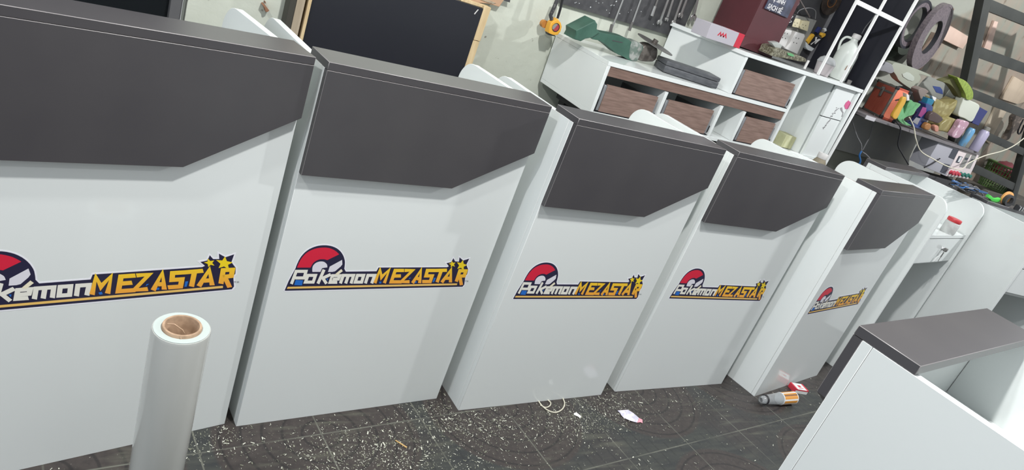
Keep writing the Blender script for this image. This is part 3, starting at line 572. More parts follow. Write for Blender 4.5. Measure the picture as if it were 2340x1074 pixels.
# sign
M['signblue'] = mat('blue_sign', srgb(76, 82, 104), .5, noise=(20, srgb(58, 60, 74), None, .4, .6)); M['signtext'] = mat('sign_lettering', srgb(214, 212, 214), .5)
pA = at(1756, 17, 2.322); sg_ = empty('wall_sign', (pA.x-.02, 2.322, pA.z-.010), 0, 'blue sign with white capital letters fixed on the maroon chest', 'sign')
MB().box((0, 0, 0), (.17, .005, .20), .001).build('sign_board', M['signblue'], sg_)
for txt, zz_, xx, sz in (('SẠCH SẼ', .002, .012, .030), ('VỆ SINH', .040, .012, .030)):
    me = text_mesh(txt, sz, bold=.0006); me.materials.append(M['signtext']); o = bpy.data.objects.new('lettering', me); col.objects.link(o); o.parent = sg_
    o.location = (xx, -.0008, zz_+.004); o.rotation_euler = (PI/2, .0, 0); o.scale = (.86, 1, 1)
# pegboard side: dark wall board behind sockets
M['slatey'] = mat('dark_board', srgb(70, 70, 72), .6, noise=(8, srgb(60, 60, 63), None, .4, .6)); M['blackb'] = mat('black_board', srgb(38, 39, 46), .35)
xb0 = at(1785, 110, 2.5).x
one('backing_board', MB().box((2.86, 2.618, 1.0), (3.60, 2.639, 1.95), .001), M['slatey'], 'dark grey board on the wall behind the electric sockets', 'board')
# sockets
sk = empty('electric_outlets', at(1835, 128, 2.56), 0, 'grey panel with two white double outlets, two beige outlets and a black switch', 'socket')
YS = 2.586
M['pgrey'] = mat('grey_panel', srgb(140, 140, 136), .5); M['ivory'] = mat('ivory_plastic', srgb(206, 198, 166), .45); M['outw'] = mat('outlet_white', srgb(212, 210, 208), .4)
part(sk, 'back_plate', z8([(1075, 265), (1432, 360), (1122, 985), (735, 850), (880, 520)]), YS, .03, M['pgrey'], .003)
for pix in ([(880, 515), (1000, 535), (985, 600), (870, 835), (735, 735), (780, 620)], [(1065, 555), (1215, 600), (1225, 640), (1090, 950), (870, 850), (960, 750)]):
    o = part(sk, 'outlet', z8(pix), YS-.028, .027, M['outw'], .004)
    cx = sum(p[0] for p in pix)/len(pix); cy = sum(p[1] for p in pix)/len(pix)
    b = MB()
    for dx_, dy_ in ((-5, -60), (40, -48), (-45, 20), (5, 35)):
        q = at(*z8([(cx+dx_, cy+dy_)])[0], YS-.0283)-sk.location; b.lathe([(0, 0), (.003, 0), (.003, .0004), (0, .0004)], q, (0, -1, 0), 10)
    b.build('socket_hole', M['black'], o)
for pix in ([(1060, 325), (1150, 340), (1112, 490), (1010, 470), (990, 420)], [(1190, 365), (1310, 378), (1270, 550), (1150, 510), (1130, 460)]):
    o = part(sk, 'outlet', z8(pix), YS-.026, .025, M['ivory'], .003)
    cx = sum(p[0] for p in pix)/len(pix); cy = sum(p[1] for p in pix)/len(pix); b = MB()
    for dx_, dy_ in ((-25, -20), (25, -5), (-15, 35)):
        q = at(*z8([(cx+dx_, cy+dy_)])[0], YS-.0263)-sk.location; b.box(q-Vector((.003, .0004, .0012)), q+Vector((.003, 0, .0012)))
    b.build('socket_hole', M['black'], o)
part(sk, 'switch', z8([(930, 240), (1075, 270), (1050, 330), (990, 480), (850, 430), (870, 330)]), YS-.030, .029, M['black'], .004)
b = MB(); o0 = sk.location
b.tube([at(*q, YS-.033)-o0 for q in z8([(900, 300), (960, 260), (1010, 290), (960, 340), (990, 380), (930, 400)])], .0022, 6); b.build('switch_trim', M['milky'], sk)
# cables over the sockets
def wire(name, pix, y, r, m, label, zf=None, k=8, cat='cable', ys=None):
    pix = zf(pix) if zf else pix
    P = [at(u, v, y if ys is None else ys[i]) for i, (u, v) in enumerate(pix)]
    return one(name, MB().tube(smooth_path(P, k), r, 8), m, label, cat)
wire('cable', [(1110, 0), (1115, 70), (1040, 130), (960, 150), (870, 200), (822, 330), (830, 450), (900, 490)], 2.55, .0022, mat('mauve_cable', srgb(128, 108, 112), .5), 'mauve cable curling down past the black switch', z8)
wire('cable', [(1085, 235), (1130, 180), (1230, 145), (1340, 145), (1410, 200), (1405, 330)], 2.56, .002, M['grey_c'], 'grey cable looping over the ivory outlets', z8)
wire('cable', [(1130, -10), (1180, 80), (1250, 200), (1310, 300)], 2.56, .0035, mat('brown_cable', srgb(104, 96, 94), .5), 'straight brown-grey cable running down to the socket panel', z8)
# saw blade
sb = at(*z8([(1700, 20)])[0], 2.59); bl = empty('saw_blade', sb, 0, 'round toothed saw blade hanging on the dark board above the socket panel', 'saw')
prof = []
mb = MB(); n = 40; R1 = .075
P = []
for k in range(n*2): 
    a = 2*PI*k/(n*2); rr = R1 if k % 2 else R1*.955; P.append((rr*math.cos(a), 0, rr*math.sin(a)))
mb.prism(P, (0, .002, 0)); mb.build('blade', mat('rusty_steel', srgb(84, 76, 70), .5, .5, noise=(20, srgb(60, 52, 48), None, .4, .6)), bl)
MB().lathe([(0, 0), (.012, 0), (.012, .004), (0, .004)], (0, 0, 0), (0, -1, 0), 20).build('arbor', M['black'], bl)
MB().lathe([(.030, 0), (.034, 0), (.034, .0008), (.030, .0008)], (0, 0, 0), (0, -1, 0), 40, True).build('printed_ring', M['brownp'], bl)
# cutter with black, white and yellow body
ck = empty('utility_cutter', at(1855, 112, 2.57), 0, 'yellow and black box cutter in a clear holder right of the socket panel', 'cutter')
part(ck, 'holder', z8([(1240, 735), (1300, 790), (1390, 850), (1340, 900), (1280, 880), (1240, 830)]), 2.582, .03, M['milky'], .002)
part(ck, 'cutter_body', z8([(1400, 610), (1480, 650), (1530, 680), (1395, 850), (1290, 785)]), 2.577, .02, M['black'], .003)
part(ck, 'yellow_grip', z8([(1320, 640), (1385, 600), (1400, 625), (1290, 775), (1260, 720)]), 2.575, .02, mat('yellow_grip', srgb(214, 166, 60), .5), .003)
part(ck, 'yellow_grip', z8([(1540, 580), (1590, 590), (1585, 630), (1530, 665), (1515, 620)]), 2.575, .02, mat('yellow_grip2', srgb(214, 166, 60), .5), .003)
part(ck, 'white_lettering', z8([(1410, 650), (1440, 650), (1425, 700), (1470, 680), (1500, 690), (1400, 775), (1395, 755), (1440, 715), (1380, 745), (1330, 790), (1325, 770), (1400, 720)]), 2.5755, .0012, M['outw'], .0002, 1)
part(ck, 'blade_knob', z8([(1420, 560), (1480, 475), (1520, 490), (1450, 590)]), 2.577, .015, mat('navy_plastic', srgb(46, 54, 100), .4), .003)
part(ck, 'blade_knob', z8([(1560, 510), (1600, 500), (1610, 540), (1575, 560)]), 2.577, .015, M['milky'], .003)
# bag of screws
M['screws'] = mat('bag_of_screws', srgb(132, 130, 112), .45, noise=(120, srgb(86, 82, 66), None, .42, .55), bump=.8); M['bagp'] = mat('plastic_bag', srgb(168, 172, 168), .25)
bs = empty('screw_bag', at(1810, 148, 2.29), 0, 'clear bag full of small screws on the raised shelf below the outlets', 'bag')
part(bs, 'screws', z8([(700, 860), (790, 850), (870, 880), (1040, 960), (1150, 985), (1240, 1030), (1235, 1085), (1120, 1075), (900, 1030), (650, 985), (665, 930)]), 2.235, .085, M['screws'], .012, 3)
part(bs, 'bag_top', z8([(640, 748), (760, 742), (830, 800), (800, 850), (720, 860)]), 2.25, .03, M['bagp'], .004)
part(bs, 'bag_label', z8([(915, 925), (1000, 940), (1040, 970), (1020, 995), (930, 970)]), 2.2315, .003, mat('green_label', srgb(98, 160, 110), .5), .0005, 1)
cpx = at(1844, 160, 2.215); one('tube_cap', MB().tube([at(1838, 157, 2.213), at(1848, 138, 2.213)], .006, 14), M['outw'], 'small white tube standing at the front edge of the raised shelf', 'tube')
# plastic cup and jug
cx_ = at(1873, 172, 2.29)
zc = usf(cx_.x)+.001
cu = empty('plastic_cup', (cx_.x+.015, 2.30, zc), 0, 'clear plastic cup with a domed lid on the raised shelf beside the milky jug', 'cup')
MB().lathe([(0, 0), (.036, 0), (.045, .055), (.046, .056), (.044, .056), (.035, .003), (0, .003)], n=32).build('cup_body', mat('frosted_cup', srgb(206, 198, 200), .25, trans=.3), cu)
MB().lathe([(.046, .0565), (.047, .061), (.040, .078), (.025, .090), (0, .094), (0, .092), (.024, .088), (.038, .076), (.0445, .061)], n=32).build('domed_lid', mat('lid_clear', (.9, .92, .93, 1), .1, trans=.7, ior=1.2), cu)
jx = at(1911, 182, 2.33)
M['jug'] = mat('milky_jug', srgb(216, 222, 216), .35, trans=.1)
jg = empty('plastic_jug', (jx.x, 2.345, usf(jx.x)+.001), math.radians(-40), 'milky white plastic jug with a handle, inside the white lattice rack', 'jug')
MB().lathe([(0, 0), (.050, 0), (.054, .006), (.054, .13), (.050, .15), (.042, .17), (.026, .188), (.018, .20), (.018, .212), (0, .212)], n=40).build('jug_body', M['jug'], jg)
MB().lathe([(0, .212), (.021, .212), (.022, .215), (.022, .232), (.018, .236), (0, .236)], n=24).build('cap', M['outw'], jg)
MB().tube(smooth_path([(-.018, 0, .208), (-.045, 0, .205), (-.058, 0, .18), (-.052, 0, .140), (-.046, 0, .128)], 6), .006, 10).build('handle', M['jug'], jg)
MB().prism([(.012, -.0530, .055), (.040, -.037, .07), (.036, -.042, .09), (.014, -.0545, .08)], (0, -.001, 0)).build('brown_mark', M['brownp'], jg)
# white lattice rack in front of black panels
rk = empty('lattice_rack', (3.2, 2.2, 1.24), 0, 'white-edged rack of open square bays with black backing, right of the jug', 'rack')
xs = [at(1880, 170, 2.19).x, at(1925, 190, 2.19).x, 3.392]
xs[0] = (at(1953, 0, 2.19).x+at(1884, 160, 2.19).x)/2; xs[1] = (at(2022, 0, 2.19).x+at(1925, 190, 2.19).x)/2
for i, x in enumerate(xs):
    z0 = usf(x)+.0015 if i < 2 else 0.0
    w_ = .010 if i < 2 else .013
    MB().box((x-3.2, -.008, z0-1.24), (x-3.2+w_, .004, 2.0-1.24), .0006).build('upright', M['edge_white'], rk)
zh = (at(1960, 8, 2.19).z+at(2050, 46, 2.19).z)/2
for a, b in ((0, 1), (1, 2)): MB().box((xs[a]+.0105-3.2, -.008, zh-.010-1.24), (xs[b]-.0005-3.2, .004, zh+.010-1.24), .0006).build('crossbar', M['edge_white'], rk)
MB().box((xs[2]-3.2+.0135, -.004, -.50), (xs[2]-3.2+.017, .40, .76)).build('black_side_panel', M['blackb'], rk)
pc_ = empty('hanging_cable', at(1966, 84, 2.36), 0, 'dark power cable with a black plug hanging inside the lattice rack', 'cable')
MB().tube(smooth_path([at(u, v, 2.36)-pc_.location for u, v in [(2003, 30), (1992, 45), (1978, 62), (1969, 78)]], 8), .0028, 8).build('wire', mat('dark_cord', srgb(84, 84, 86), .5), pc_)
pq = Vector((0, 0, 0)); MB().box(pq-Vector((.009, .009, .014)), pq+Vector((.009, .009, .014)), .003).box(pq+Vector((-.006, -.001, -.026)), pq+Vector((-.003, .001, -.014))).box(pq+Vector((.003, -.001, -.026)), pq+Vector((.006, .001, -.014))).build('plug', M['black'], pc_)
bq = at(1937, 192, 2.25); one('metal_bracket', MB().box((bq.x-.016, 2.245, usf(bq.x)+.001), (bq.x+.016, 2.25, usf(bq.x)+.022), .0005).box((bq.x-.016, 2.25, usf(bq.x)+.001), (bq.x+.016, 2.275, usf(bq.x)+.003)), M['dsteel'], 'small steel angle bracket on the right end of the raised shelf', 'bracket')
# wood block and jar in the open bay
q = at(1792, 330, 2.30); one('wood_block', MB().box((q.x-.045, 2.28, .804+.0215*(q.x-1.768)+.003), (q.x+.04, 2.36, .804+.0215*(q.x-1.768)+.07), .001), mat('pale_wood', srgb(196, 196, 160), .7, noise=(12, srgb(176, 176, 136), (6, 1, 1), .4, .6)), 'pale wood block inside the open bay of the drawer unit', 'block')
jx = at(1866, 375, 2.10)
jb = empty('glass_jar', (jx.x, 2.07, .745), 0, 'glass jar with a white cap behind the fourth counter', 'jar')
jz = at(1866, 378, 2.07).z; jb.location = (at(1868, 378, 2.07).x, 2.07, jz-.040)
MB().lathe([(0, 0), (.034, 0), (.036, .004), (.036, .055), (.024, .078), (.020, .085), (.018, .085), (.022, .075), (.033, .052), (.033, .006), (0, .005)], n=32).build('jar_body', mat('amber_glass', srgb(200, 190, 168), .05, trans=.6), jb)
MB().lathe([(0, .080), (.024, .080), (.025, .083), (.025, .104), (.023, .107), (0, .107)], n=24).build('cap', M['outw'], jb)
one('side_table', MB().box((jb.location.x-.06, 2.0, 0), (jb.location.x+.06, 2.14, jb.location.z-.0005), .003), M['bench'], 'narrow dark stand holding the glass jar behind the fourth counter', 'stand')
# ------------------------------------------------------------------ left part of the wall
M['pine'] = mat('pine', srgb(214, 192, 152), .7, noise=(7, srgb(190, 164, 124), (9, 1, .8), .35, .7)); M['pine_d'] = mat('dark_pine', srgb(172, 158, 138), .8, noise=(7, srgb(150, 136, 116), (9, 1, .8), .35, .7))
M['kraft'] = mat('kraft_board', srgb(186, 152, 124), .8)
yb = 2.56
tr_ = at(1105, 20, yb); tl_ = at(712, 0, yb)
pb = empty('black_panel', (tl_.x, yb, 0), 0, 'large flat black panel edged with raw pine, leaning on the wall behind the second counter', 'panel')
wd = tr_.x-tl_.x
MB().box((0, 0, .05), (wd, .012, tr_.z), .001).build('panel_face', M['blackb'], pb)
MB().box((wd+.0005, .0, .05), (wd+.030, .045, tr_.z-.13), .001).build('edge_batten', M['pine'], pb); MB().box((wd+.0005, .0, tr_.z-.128), (wd+.032, .045, tr_.z+.012), .001).build('edge_batten', M['pine'], pb)
MB().box((wd-.10, .013, tr_.z+.0005), (wd, .045, tr_.z+.012), .001).build('edge_batten', M['pine'], pb); MB().box((-.001, .013, tr_.z+.0005), (wd-.102, .045, tr_.z+.012), .001).build('edge_batten', M['pine_d'], pb)
MB().box((-.012, -.012, .05), (-.001, .06, 1.35), .001).build('edge_batten', M['pine'], pb)
q = at(1089, 27, yb-.001); MB().prism([Vector((q.x-.008, yb-.0015, q.z-.010))-pb.location, Vector((q.x-.004, yb-.0015, q.z-.012))-pb.location, Vector((q.x+.006, yb-.0015, q.z+.010))-pb.location, Vector((q.x+.002, yb-.0015, q.z+.011))-pb.location], (0, .001, 0)).build('paint_chip', M['outw'], pb)
xa = at(677, 20, 2.54).x; xb = at(699, 20, 2.54).x
one('wooden_post', MB().box((xa, 2.552, 0), (xb-.004, 2.62, 1.9), .001), M['pine_d'], 'square timber post with shade painted in, left of the black panel', 'post')  # darker pine paints in the shade on the timber's left-facing side
xa = at(659, 20, 2.552).x; xb = at(676, 20, 2.552).x
one('dark_board', MB().box((xa, 2.554, 0), (xb-.002, 2.62, 1.9), .001), mat('olive_black', srgb(62, 60, 54), .7), 'narrow dark upright strip beside the square timber post', 'board')  # plain upright strip, darker than the timber next to it
z7 = zoom(960, 0, 6.5)
zt = tr_.z+.013
kq = empty('cardboard_sheet', (at(1120, 4, 2.57).x, 2.57, zt), 0, 'torn brown cardboard piece on top of the pine edge of the black panel', 'cardboard')
part(kq, 'sheet', z7([(560, -20), (840, 42), (905, 45), (1000, 52), (1175, 102), (1240, 10), (1260, -40), (560, -90)]), 2.609, .012, M['kraft'], .001, 1)
part(kq, 'sheet', z7([(880, -10), (1040, 8), (1130, 48), (1080, 60), (960, 22)]), 2.606, .0025, M['pine_d'], .0005, 1)
part(kq, 'sheet', z7([(1250, -30), (1345, -25), (1335, 38), (1240, 10)]), 2.609, .01, M['slatey'], .001, 1)
hk = empty('wall_bracket', at(612, 22, 2.63), 0, 'small broken brown wooden peg sticking out of the plaster above the two left counters', 'peg')
z6 = zoom(500, 0, 7.67)
part(hk, 'peg', z6([(762, 88), (785, 70), (800, 78), (835, 115), (888, 188), (850, 215), (822, 212), (808, 150), (790, 120)]), 2.61, .032, mat('broken_wood', srgb(150, 110, 86), .8), .002)
part(hk, 'nail', z6([(805, 30), (820, 32), (828, 60), (815, 66)]), 2.62, .022, mat('rusty', srgb(130, 96, 76), .8), .001)
# ------------------------------------------------------------------ tool board
M['peg'] = mat('tool_board', srgb(80, 80, 82), .6, noise=(30, srgb(70, 70, 73), None, .4, .6))
pL, pR = at(1280, 8, 2.62), at(1553, 88, 2.62)
pg = empty('tool_board', (pL.x, 2.62, pL.z), 0, 'dark grey tool board on the wall above the grinder', 'board')
MB().prism([(0, 0, 0), (pR.x-pL.x, 0, pR.z-pL.z), (pR.x-pL.x+.004, 0, .62), (0, 0, .62)], (0, .015, 0), .001).build('board', M['peg'], pg)
random.seed(4); mb = MB()
for k in range(26):
    x = random.uniform(.03, .30) if k < 18 else random.uniform(.3, .68); z = random.uniform(.015+.03*x, .10)
    mb.lathe([(0, 0), (random.uniform(.0015, .003), 0), (0, .001)], (x, -.0002, z), (0, -1, 0), 7)
mb.build('screw_hole', M['milky'], pg)
M['chrome'] = mat('chrome', srgb(178, 178, 176), .3, .7)
def tool(name, label, cat, group=None, loc=None): return empty(name, loc, 0, label, cat, group)
def rod(root, name, pix, y, r, m, n=10):
    return MB().tube([at(u, v, y)-root.location for u, v in pix], r, n).build(name, m, root)
def spanner(u0, v0, u1, v1, label, R=.014, name='spanner', y=2.602):
    a = at(u0, v0, y); b = at(u1, v1, y); rt = tool(name, label, 'wrench', 'spanners on the tool board', b.copy())
    d = (b-a).normalized(); n_ = Vector((d.z, 0, -d.x)); mb = MB()
    mb.prism([a-b+n_*.005-d*0, a-b-n_*.005, -n_*.006-d*.012, n_*.006-d*.012], (0, .006, 0), .001)
    P = []; 
    for k in range(21):
        an = math.radians(35+290*k/20); P.append((d*math.cos(an)+n_*math.sin(an))*R)
    P += [(d*math.cos(math.radians(-35))+n_*math.sin(math.radians(-35)))*R*.55, -d*R*.25, (d*math.cos(math.radians(35))+n_*math.sin(math.radians(35)))*R*.55]
    mb.prism(P, (0, .009, 0), .0008, 1); mb.build('spanner_body', M['chrome'], rt); return rt
t1 = tool('long_file', 'long thin steel bar hanging at the left of the tool board', 'tool', 'steel bars on the tool board', at(1395, 76, 2.6))
rod(t1, 'shaft', [(1432, -22), (1397, 68)], 2.6, .0045, M['chrome']); rod(t1, 'tip', [(1398, 56), (1394, 78)], 2.594, [.006, .009], M['dsteel'])
t1 = tool('long_file', 'second thin steel bar on the tool board, beside the socket wrench', 'tool', 'steel bars on the tool board', at(1440, 68, 2.6))
rod(t1, 'shaft', [(1472, -22), (1442, 60)], 2.6, .0045, M['chrome']); rod(t1, 'tip', [(1445, 50), (1438, 70)], 2.594, [.006, .007], M['dsteel'])
t1 = tool('socket_wrench', 'short socket wrench hanging in the middle of the tool board', 'tool', None, at(1490, 36, 2.6))
rod(t1, 'shaft', [(1506, -10), (1496, 18)], 2.6, .005, M['dsteel']); rod(t1, 'socket_head', [(1497, 14), (1489, 36)], 2.596, [.0075, .0085], M['chrome'])
spanner(1535, -20, 1508, 52, 'lowest spanner on the tool board, left of the group of wrenches')
spanner(1545, -20, 1524, 45, 'narrow dark twisted spanner, second in the row of wrenches', .010)
spanner(1562, -10, 1540, 52, 'spanner with a dull head, third in the row of wrenches', .012)
spanner(1575, -15, 1556, 36, 'bright spanner with a small open jaw, fourth in the row of wrenches')
spanner(1600, -20, 1585, 42, 'largest bright spanner at the right end of the row of wrenches', .019)
# pliers and tape measure hanging left of the board
pl = tool('hanging_pliers', 'black handled tool hanging above the yellow tape measure', 'tool', None, at(1262, 42, 2.56))
z3b = zoom(1200, 0, 4.296)
rod(pl, 'handle', z3b([(330, -40), (290, 60), (250, 150), (262, 195)]), 2.56, .0085, mat('dirty_black', srgb(64, 64, 66), .5, noise=(60, srgb(120, 118, 116), None, .55, .7))); rod(pl, 'handle', z3b([(372, -30), (345, 90), (318, 180)]), 2.57, .0055, M['black'])
tm = tool('tape_measure', 'yellow tape measure with a red and grey round label hanging on the wall', 'tape measure', None, at(1268, 80, 2.56))
part(tm, 'case', z3b([(300, 195), (325, 188), (352, 225), (362, 265), (350, 310), (320, 345), (245, 350), (228, 320), (240, 270), (258, 225)]), 2.54, .035, mat('tape_yellow', srgb(226, 166, 58), .45), .004, 3)
cq = at(*z3b([(302, 270)])[0], 2.54)-tm.location
b = MB(); b.lathe([(.0155, 0), (.0185, 0), (.0185, .0012), (.0155, .0012)], cq, (0, -1, 0), 32, True); b.build('label_ring', M['black'], tm)
b = MB(); b.lathe([(0, 0), (.0153, 0), (.0153, .0005), (0, .0005)], cq, (0, -1, 0), 32); b.build('round_label', mat('tape_red', srgb(170, 62, 70), .5), tm)
part(tm, 'grey_label', z3b([(268, 285), (268, 262), (285, 240), (305, 232), (322, 240), (280, 290)]), 2.538, .0008, M['pgrey'], .0001, 1)
part(tm, 'base_strip', z3b([(232, 325), (300, 352), (298, 358), (232, 345)]), 2.539, .03, M['black'], .001)
q = at(1248, 57, 2.58); one('tape_core', MB().lathe([(0, 0), (.016, 0), (.016, .02), (0, .02)], (q.x, 2.61, q.z), (0, -1, 0), 24), mat('tape_orange', srgb(190, 130, 66), .6), 'small orange-brown spool behind the tape measure', 'spool')
wall_y = 2.635
# ------------------------------------------------------------------ coils of edge tape on the wall, right of the rack
M['coil'] = mat('edge_tape_grey', srgb(122, 112, 116), .4, noise=(90, srgb(100, 92, 98), None, .4, .6)); M['coil_d'] = mat('edge_tape_dark', srgb(50, 50, 56), .4); M['coil_g'] = mat('edge_tape_green', srgb(68, 74, 66), .5)
ly = 2.48
def coil(c, R, r, w_, axis, label, m1, m2):
    p = at(*c, ly); e = tool('edge_tape_coil', label, 'coil', 'coils of edge tape on the wall', p)
    MB().lathe([(r, -w_), (R, -w_), (R, w_), (r, w_)], (0, 0, 0), axis, 56, True).build('tape_winding', m1, e)
    MB().lathe([(R-.012, -w_-.002), (R+.002, -w_-.002), (R+.002, w_+.002), (R-.012, w_+.002)], (0, 0, 0), axis, 56, True).build('outer_turns', m2, e)
    MB().lathe([(r-.003, -w_+.001), (r-.0003, -w_+.001), (r-.0003, w_-.001), (r-.003, w_-.001)], (0, 0, 0), axis, 56, True).build('inner_turns', M['coil_d'], e)
    return e
coil((2087, 55), .135, .100, .014, (.16, -.98, .0), 'dark coil of edge tape hanging nearest the white lattice rack', M['coil'], M['coil_d'])
coil((2125, 84), .190, .098, .014, (.22, -.97, .0), 'grey coil of edge tape hanging right of the darker coil', M['coil'], M['coil'])
zc5 = zoom(1940, 0, 5.37)
st = tool('tape_tail', 'loose dark green tape end hanging below the two coils', 'tape', None, at(2040, 140, 2.54))
part(st, 'tail', zc5([(610, 480), (700, 540), (860, 450), (780, 600), (640, 720), (560, 775), (470, 765), (460, 735), (560, 690), (600, 640)]), 2.57, .066, M['coil_g'], .002)
# timber bits on the wall
for i, (pix, lab, m) in enumerate((([(2146, 86), (2163, 53), (2217, 86), (2200, 112)], 'pale pink wooden block fixed on the wall right of the coils', 'pinkwood'), ([(2093, 157), (2106, 160), (2152, 85), (2140, 76)], 'narrow pale batten below the coils', 'pinkwood'), ([(2160, 45), (2170, 14), (2181, 20), (2168, 52)], 'small brown batten above the pale wooden block', 'brownwood'))):
    if m not in M: M[m] = mat(m, srgb(222, 196, 182) if m == 'pinkwood' else srgb(150, 122, 104), .7, noise=(6, srgb(206, 178, 160) if m == 'pinkwood' else srgb(136, 110, 94), (1, 1, 1), .35, .65))
    b = MB(); b.prism([at(u, v, 2.605) for u, v in pix], (0, .034, 0), .001); one('timber_block', b, M[m], lab, 'wood')
# ------------------------------------------------------------------ dark panel and wall shelf with clutter
q0, q1 = at(1985, 275, 2.47), at(2160, 385, 2.47)
one('backing_board', MB().box((3.60, 2.61, .84), (5.30, 2.635, 1.099), .001), mat('dark_wall_board', srgb(172, 174, 174), .6, noise=(4, srgb(188, 188, 180), None, .4, .65)), 'dark grey board on the wall under the cluttered shelf', 'board')
sh = tool('wall_shelf', 'long grey wall shelf holding the orange case, bottles and jars', 'shelf', None, (3.515, 2.2, 1.111))
MB().box((0, 0, 0), (1.33, .43, .016), .001).build('shelf_board', mat('shelf_grey', srgb(120, 116, 118), .5, noise=(5, srgb(96, 94, 96), (1, 1, 6), .4, .7)), sh)
MB().box((.0, -.004, -.004), (.09, -.0005, .016), .0005).build('edge_tape', mat('torn_tape', srgb(190, 188, 192), .4), sh)
for x in (.25, 1.0): MB().prism([(x, .02, -.0005), (x, .40, -.0005), (x, .40, -.035)], (.018, 0, 0), .001).build('bracket', M['dsteel'], sh)
SZ = 1.1275
z5 = zoom(1960, 140, 6.713)
# orange aluminium-edged case
cs_ = empty('aluminium_case', (3.803, 2.30, SZ), math.radians(53), 'orange-red tool case with grey metal edges and black corners on the wall shelf', 'case')
lw, lh, ll = .086, .186, .30
M['case_o'] = mat('orange_panel', srgb(182, 88, 70), .4, noise=(14, srgb(170, 78, 60), (6, 1, 1), .4, .6)); M['case_f'] = mat('salmon_panel', srgb(240, 138, 110), .4); M['alu'] = mat('aluminium_edge', srgb(128, 126, 122), .35, .6)
# local x runs back along the long side, local -y is the narrow depth
MB().box((0, -lw, 0), (ll, 0, lh), .002).build('case_shell', M['case_o'], cs_)
MB().box((-.002, -lw+.012, .012), (-.0003, -.012, lh-.012), .0004).build('end_panel', M['case_f'], cs_)
mb = MB()
for y in (-lw, 0):
    sg2 = -1 if y else 1
    for z in (0, lh-.012): mb.box((-.002, y-(.0015 if y else .0105), z+.0005), (ll, y+(.0105 if y else .0015), z+.012), .001)
    for x in (-.0025, ll-.0105): mb.box((x, y-(.0015 if y else .0105), .0125), (x+.012, y+(.0105 if y else .0015), lh-.0125), .001)
mb.box((-.0028, .0005, lh*.74), (ll, .0022, lh*.80), .0005); mb.build('metal_edge', M['alu'], cs_)
mb = MB()
for x in (-.004, ll-.016):
    for y in (-lw-.003, -.016):
        for z in (-.000, lh-.017): mb.box((x, y, z), (x+.02, y+.019, z+.019), .003, 2)
mb.build('corner_cap', M['black'], cs_)
MB().box((ll*.45, .0005, lh*.56), (ll*.53, .012, lh*.86), .003).lathe([(0, 0), (.010, 0), (.010, .006), (0, .006)], (ll*.49, .012, lh*.80), (0, 1, 0), 16).build('latch', M['alu'], cs_)
MB().tube([(-.006, -lw*.3, lh*.62), (-.012, -lw*.5, lh*.7), (-.006, -lw*.7, lh*.78)], .004, 8).build('handle', M['black'], cs_)
def shelf_thing(name, label, cat, parts, base, y0=2.24):
    e = tool(name, label, cat, None, Vector((at(*base, y0).x, y0, SZ)))
    for pn, pix, y, dp, m, bv in parts: part(e, pn, z5(pix), y, dp, m, bv, 3)
    return e
M['beige'] = mat('beige_plastic', srgb(158, 162, 148), .5); M['beige2'] = mat('beige_inset', srgb(176, 182, 172), .5); M['greyg'] = mat('grey_glove', srgb(134, 134, 138), .7); M['gold_b'] = mat('amber_bottle', srgb(204, 158, 62), .25); M['gbag'] = mat('green_bag', srgb(112, 172, 120), .35, noise=(16, srgb(78, 132, 88), None, .4, .6)); M['dbag'] = mat('dark_bag', srgb(74, 76, 74), .6, noise=(12, srgb(96, 96, 92), None, .45, .65))
M['bluel'] = mat('spray_blue', srgb(54, 68, 116), .2); M['teal'] = mat('spray_teal', srgb(30, 110, 140), .35); M['magenta'] = mat('magenta_label', srgb(140, 66, 116), .5); M['cart'] = mat('grey_sheet', srgb(140, 142, 136), .7); M['cartw'] = mat('pale_flap', srgb(180, 184, 174), .7); M['bluep'] = mat('blue_mark', srgb(62, 78, 130), .6); M['olive'] = mat('olive_bag', srgb(134, 124, 80), .35, noise=(30, srgb(160, 152, 110), None, .5, .65), bump=.5); M['lime'] = mat('lime_belt', srgb(142, 160, 74), .5, noise=(60, srgb(120, 140, 60), (1, 1, 1), .4, .6)); M['limed'] = mat('olive_belt', srgb(92, 92, 58), .6)
M['cloth'] = mat('white_cloth', srgb(190, 194, 182), .8); M['navy'] = mat('navy_box', srgb(50, 56, 108), .45); M['sky'] = mat('sky_can', srgb(98, 148, 186), .3, noise=(20, srgb(120, 126, 124), (1, 1, .6), .45, .6)); M['lilac'] = mat('lilac_can', srgb(160, 155, 178), .35); M['rose'] = mat('rose_bottles', srgb(176, 140, 156), .3, noise=(40, srgb(220, 200, 210), None, .55, .65)); M['choc'] = mat('brown_pot', srgb(150, 104, 60), .35)
shelf_thing('power_tool', 'beige-green plastic tool with a rounded window lying on the orange case', 'tool', [
 ('tool_body', [(530, 60), (600, 28), (850, 100), (1100, 205), (1095, 240), (945, 195), (968, 262), (900, 380), (862, 440), (770, 395), (640, 300), (590, 215), (515, 105)], 2.40, .05, M['beige'], .006),
 ('window', [(683, 195), (755, 168), (800, 180), (868, 240), (868, 292), (835, 305), (775, 288), (700, 240)], 2.397, .0025, M['beige2'], .001)], (700, 200))
bpy.data.objects['power_tool'].location.z = SZ
shelf_thing('work_gloves', 'crumpled grey gloves on top of the orange case beside the rack', 'gloves', [('gloves', [(322, 115), (395, 60), (440, 15), (520, 45), (545, 90), (560, 160), (500, 190), (420, 160), (335, 145)], 2.36, .06, M['greyg'], .01)], (430, 150))
shelf_thing('amber_bottle', 'slim amber bottle standing right against the orange case', 'bottle', [('bottle_body', [(700, 560), (752, 560), (735, 640), (690, 720), (600, 888), (535, 850), (610, 720), (655, 640)], 2.20, .018, M['gold_b'], .006), ('cap', [(752, 500), (790, 520), (800, 605), (755, 610)], 2.205, .026, M['outw'], .004)], (580, 880))
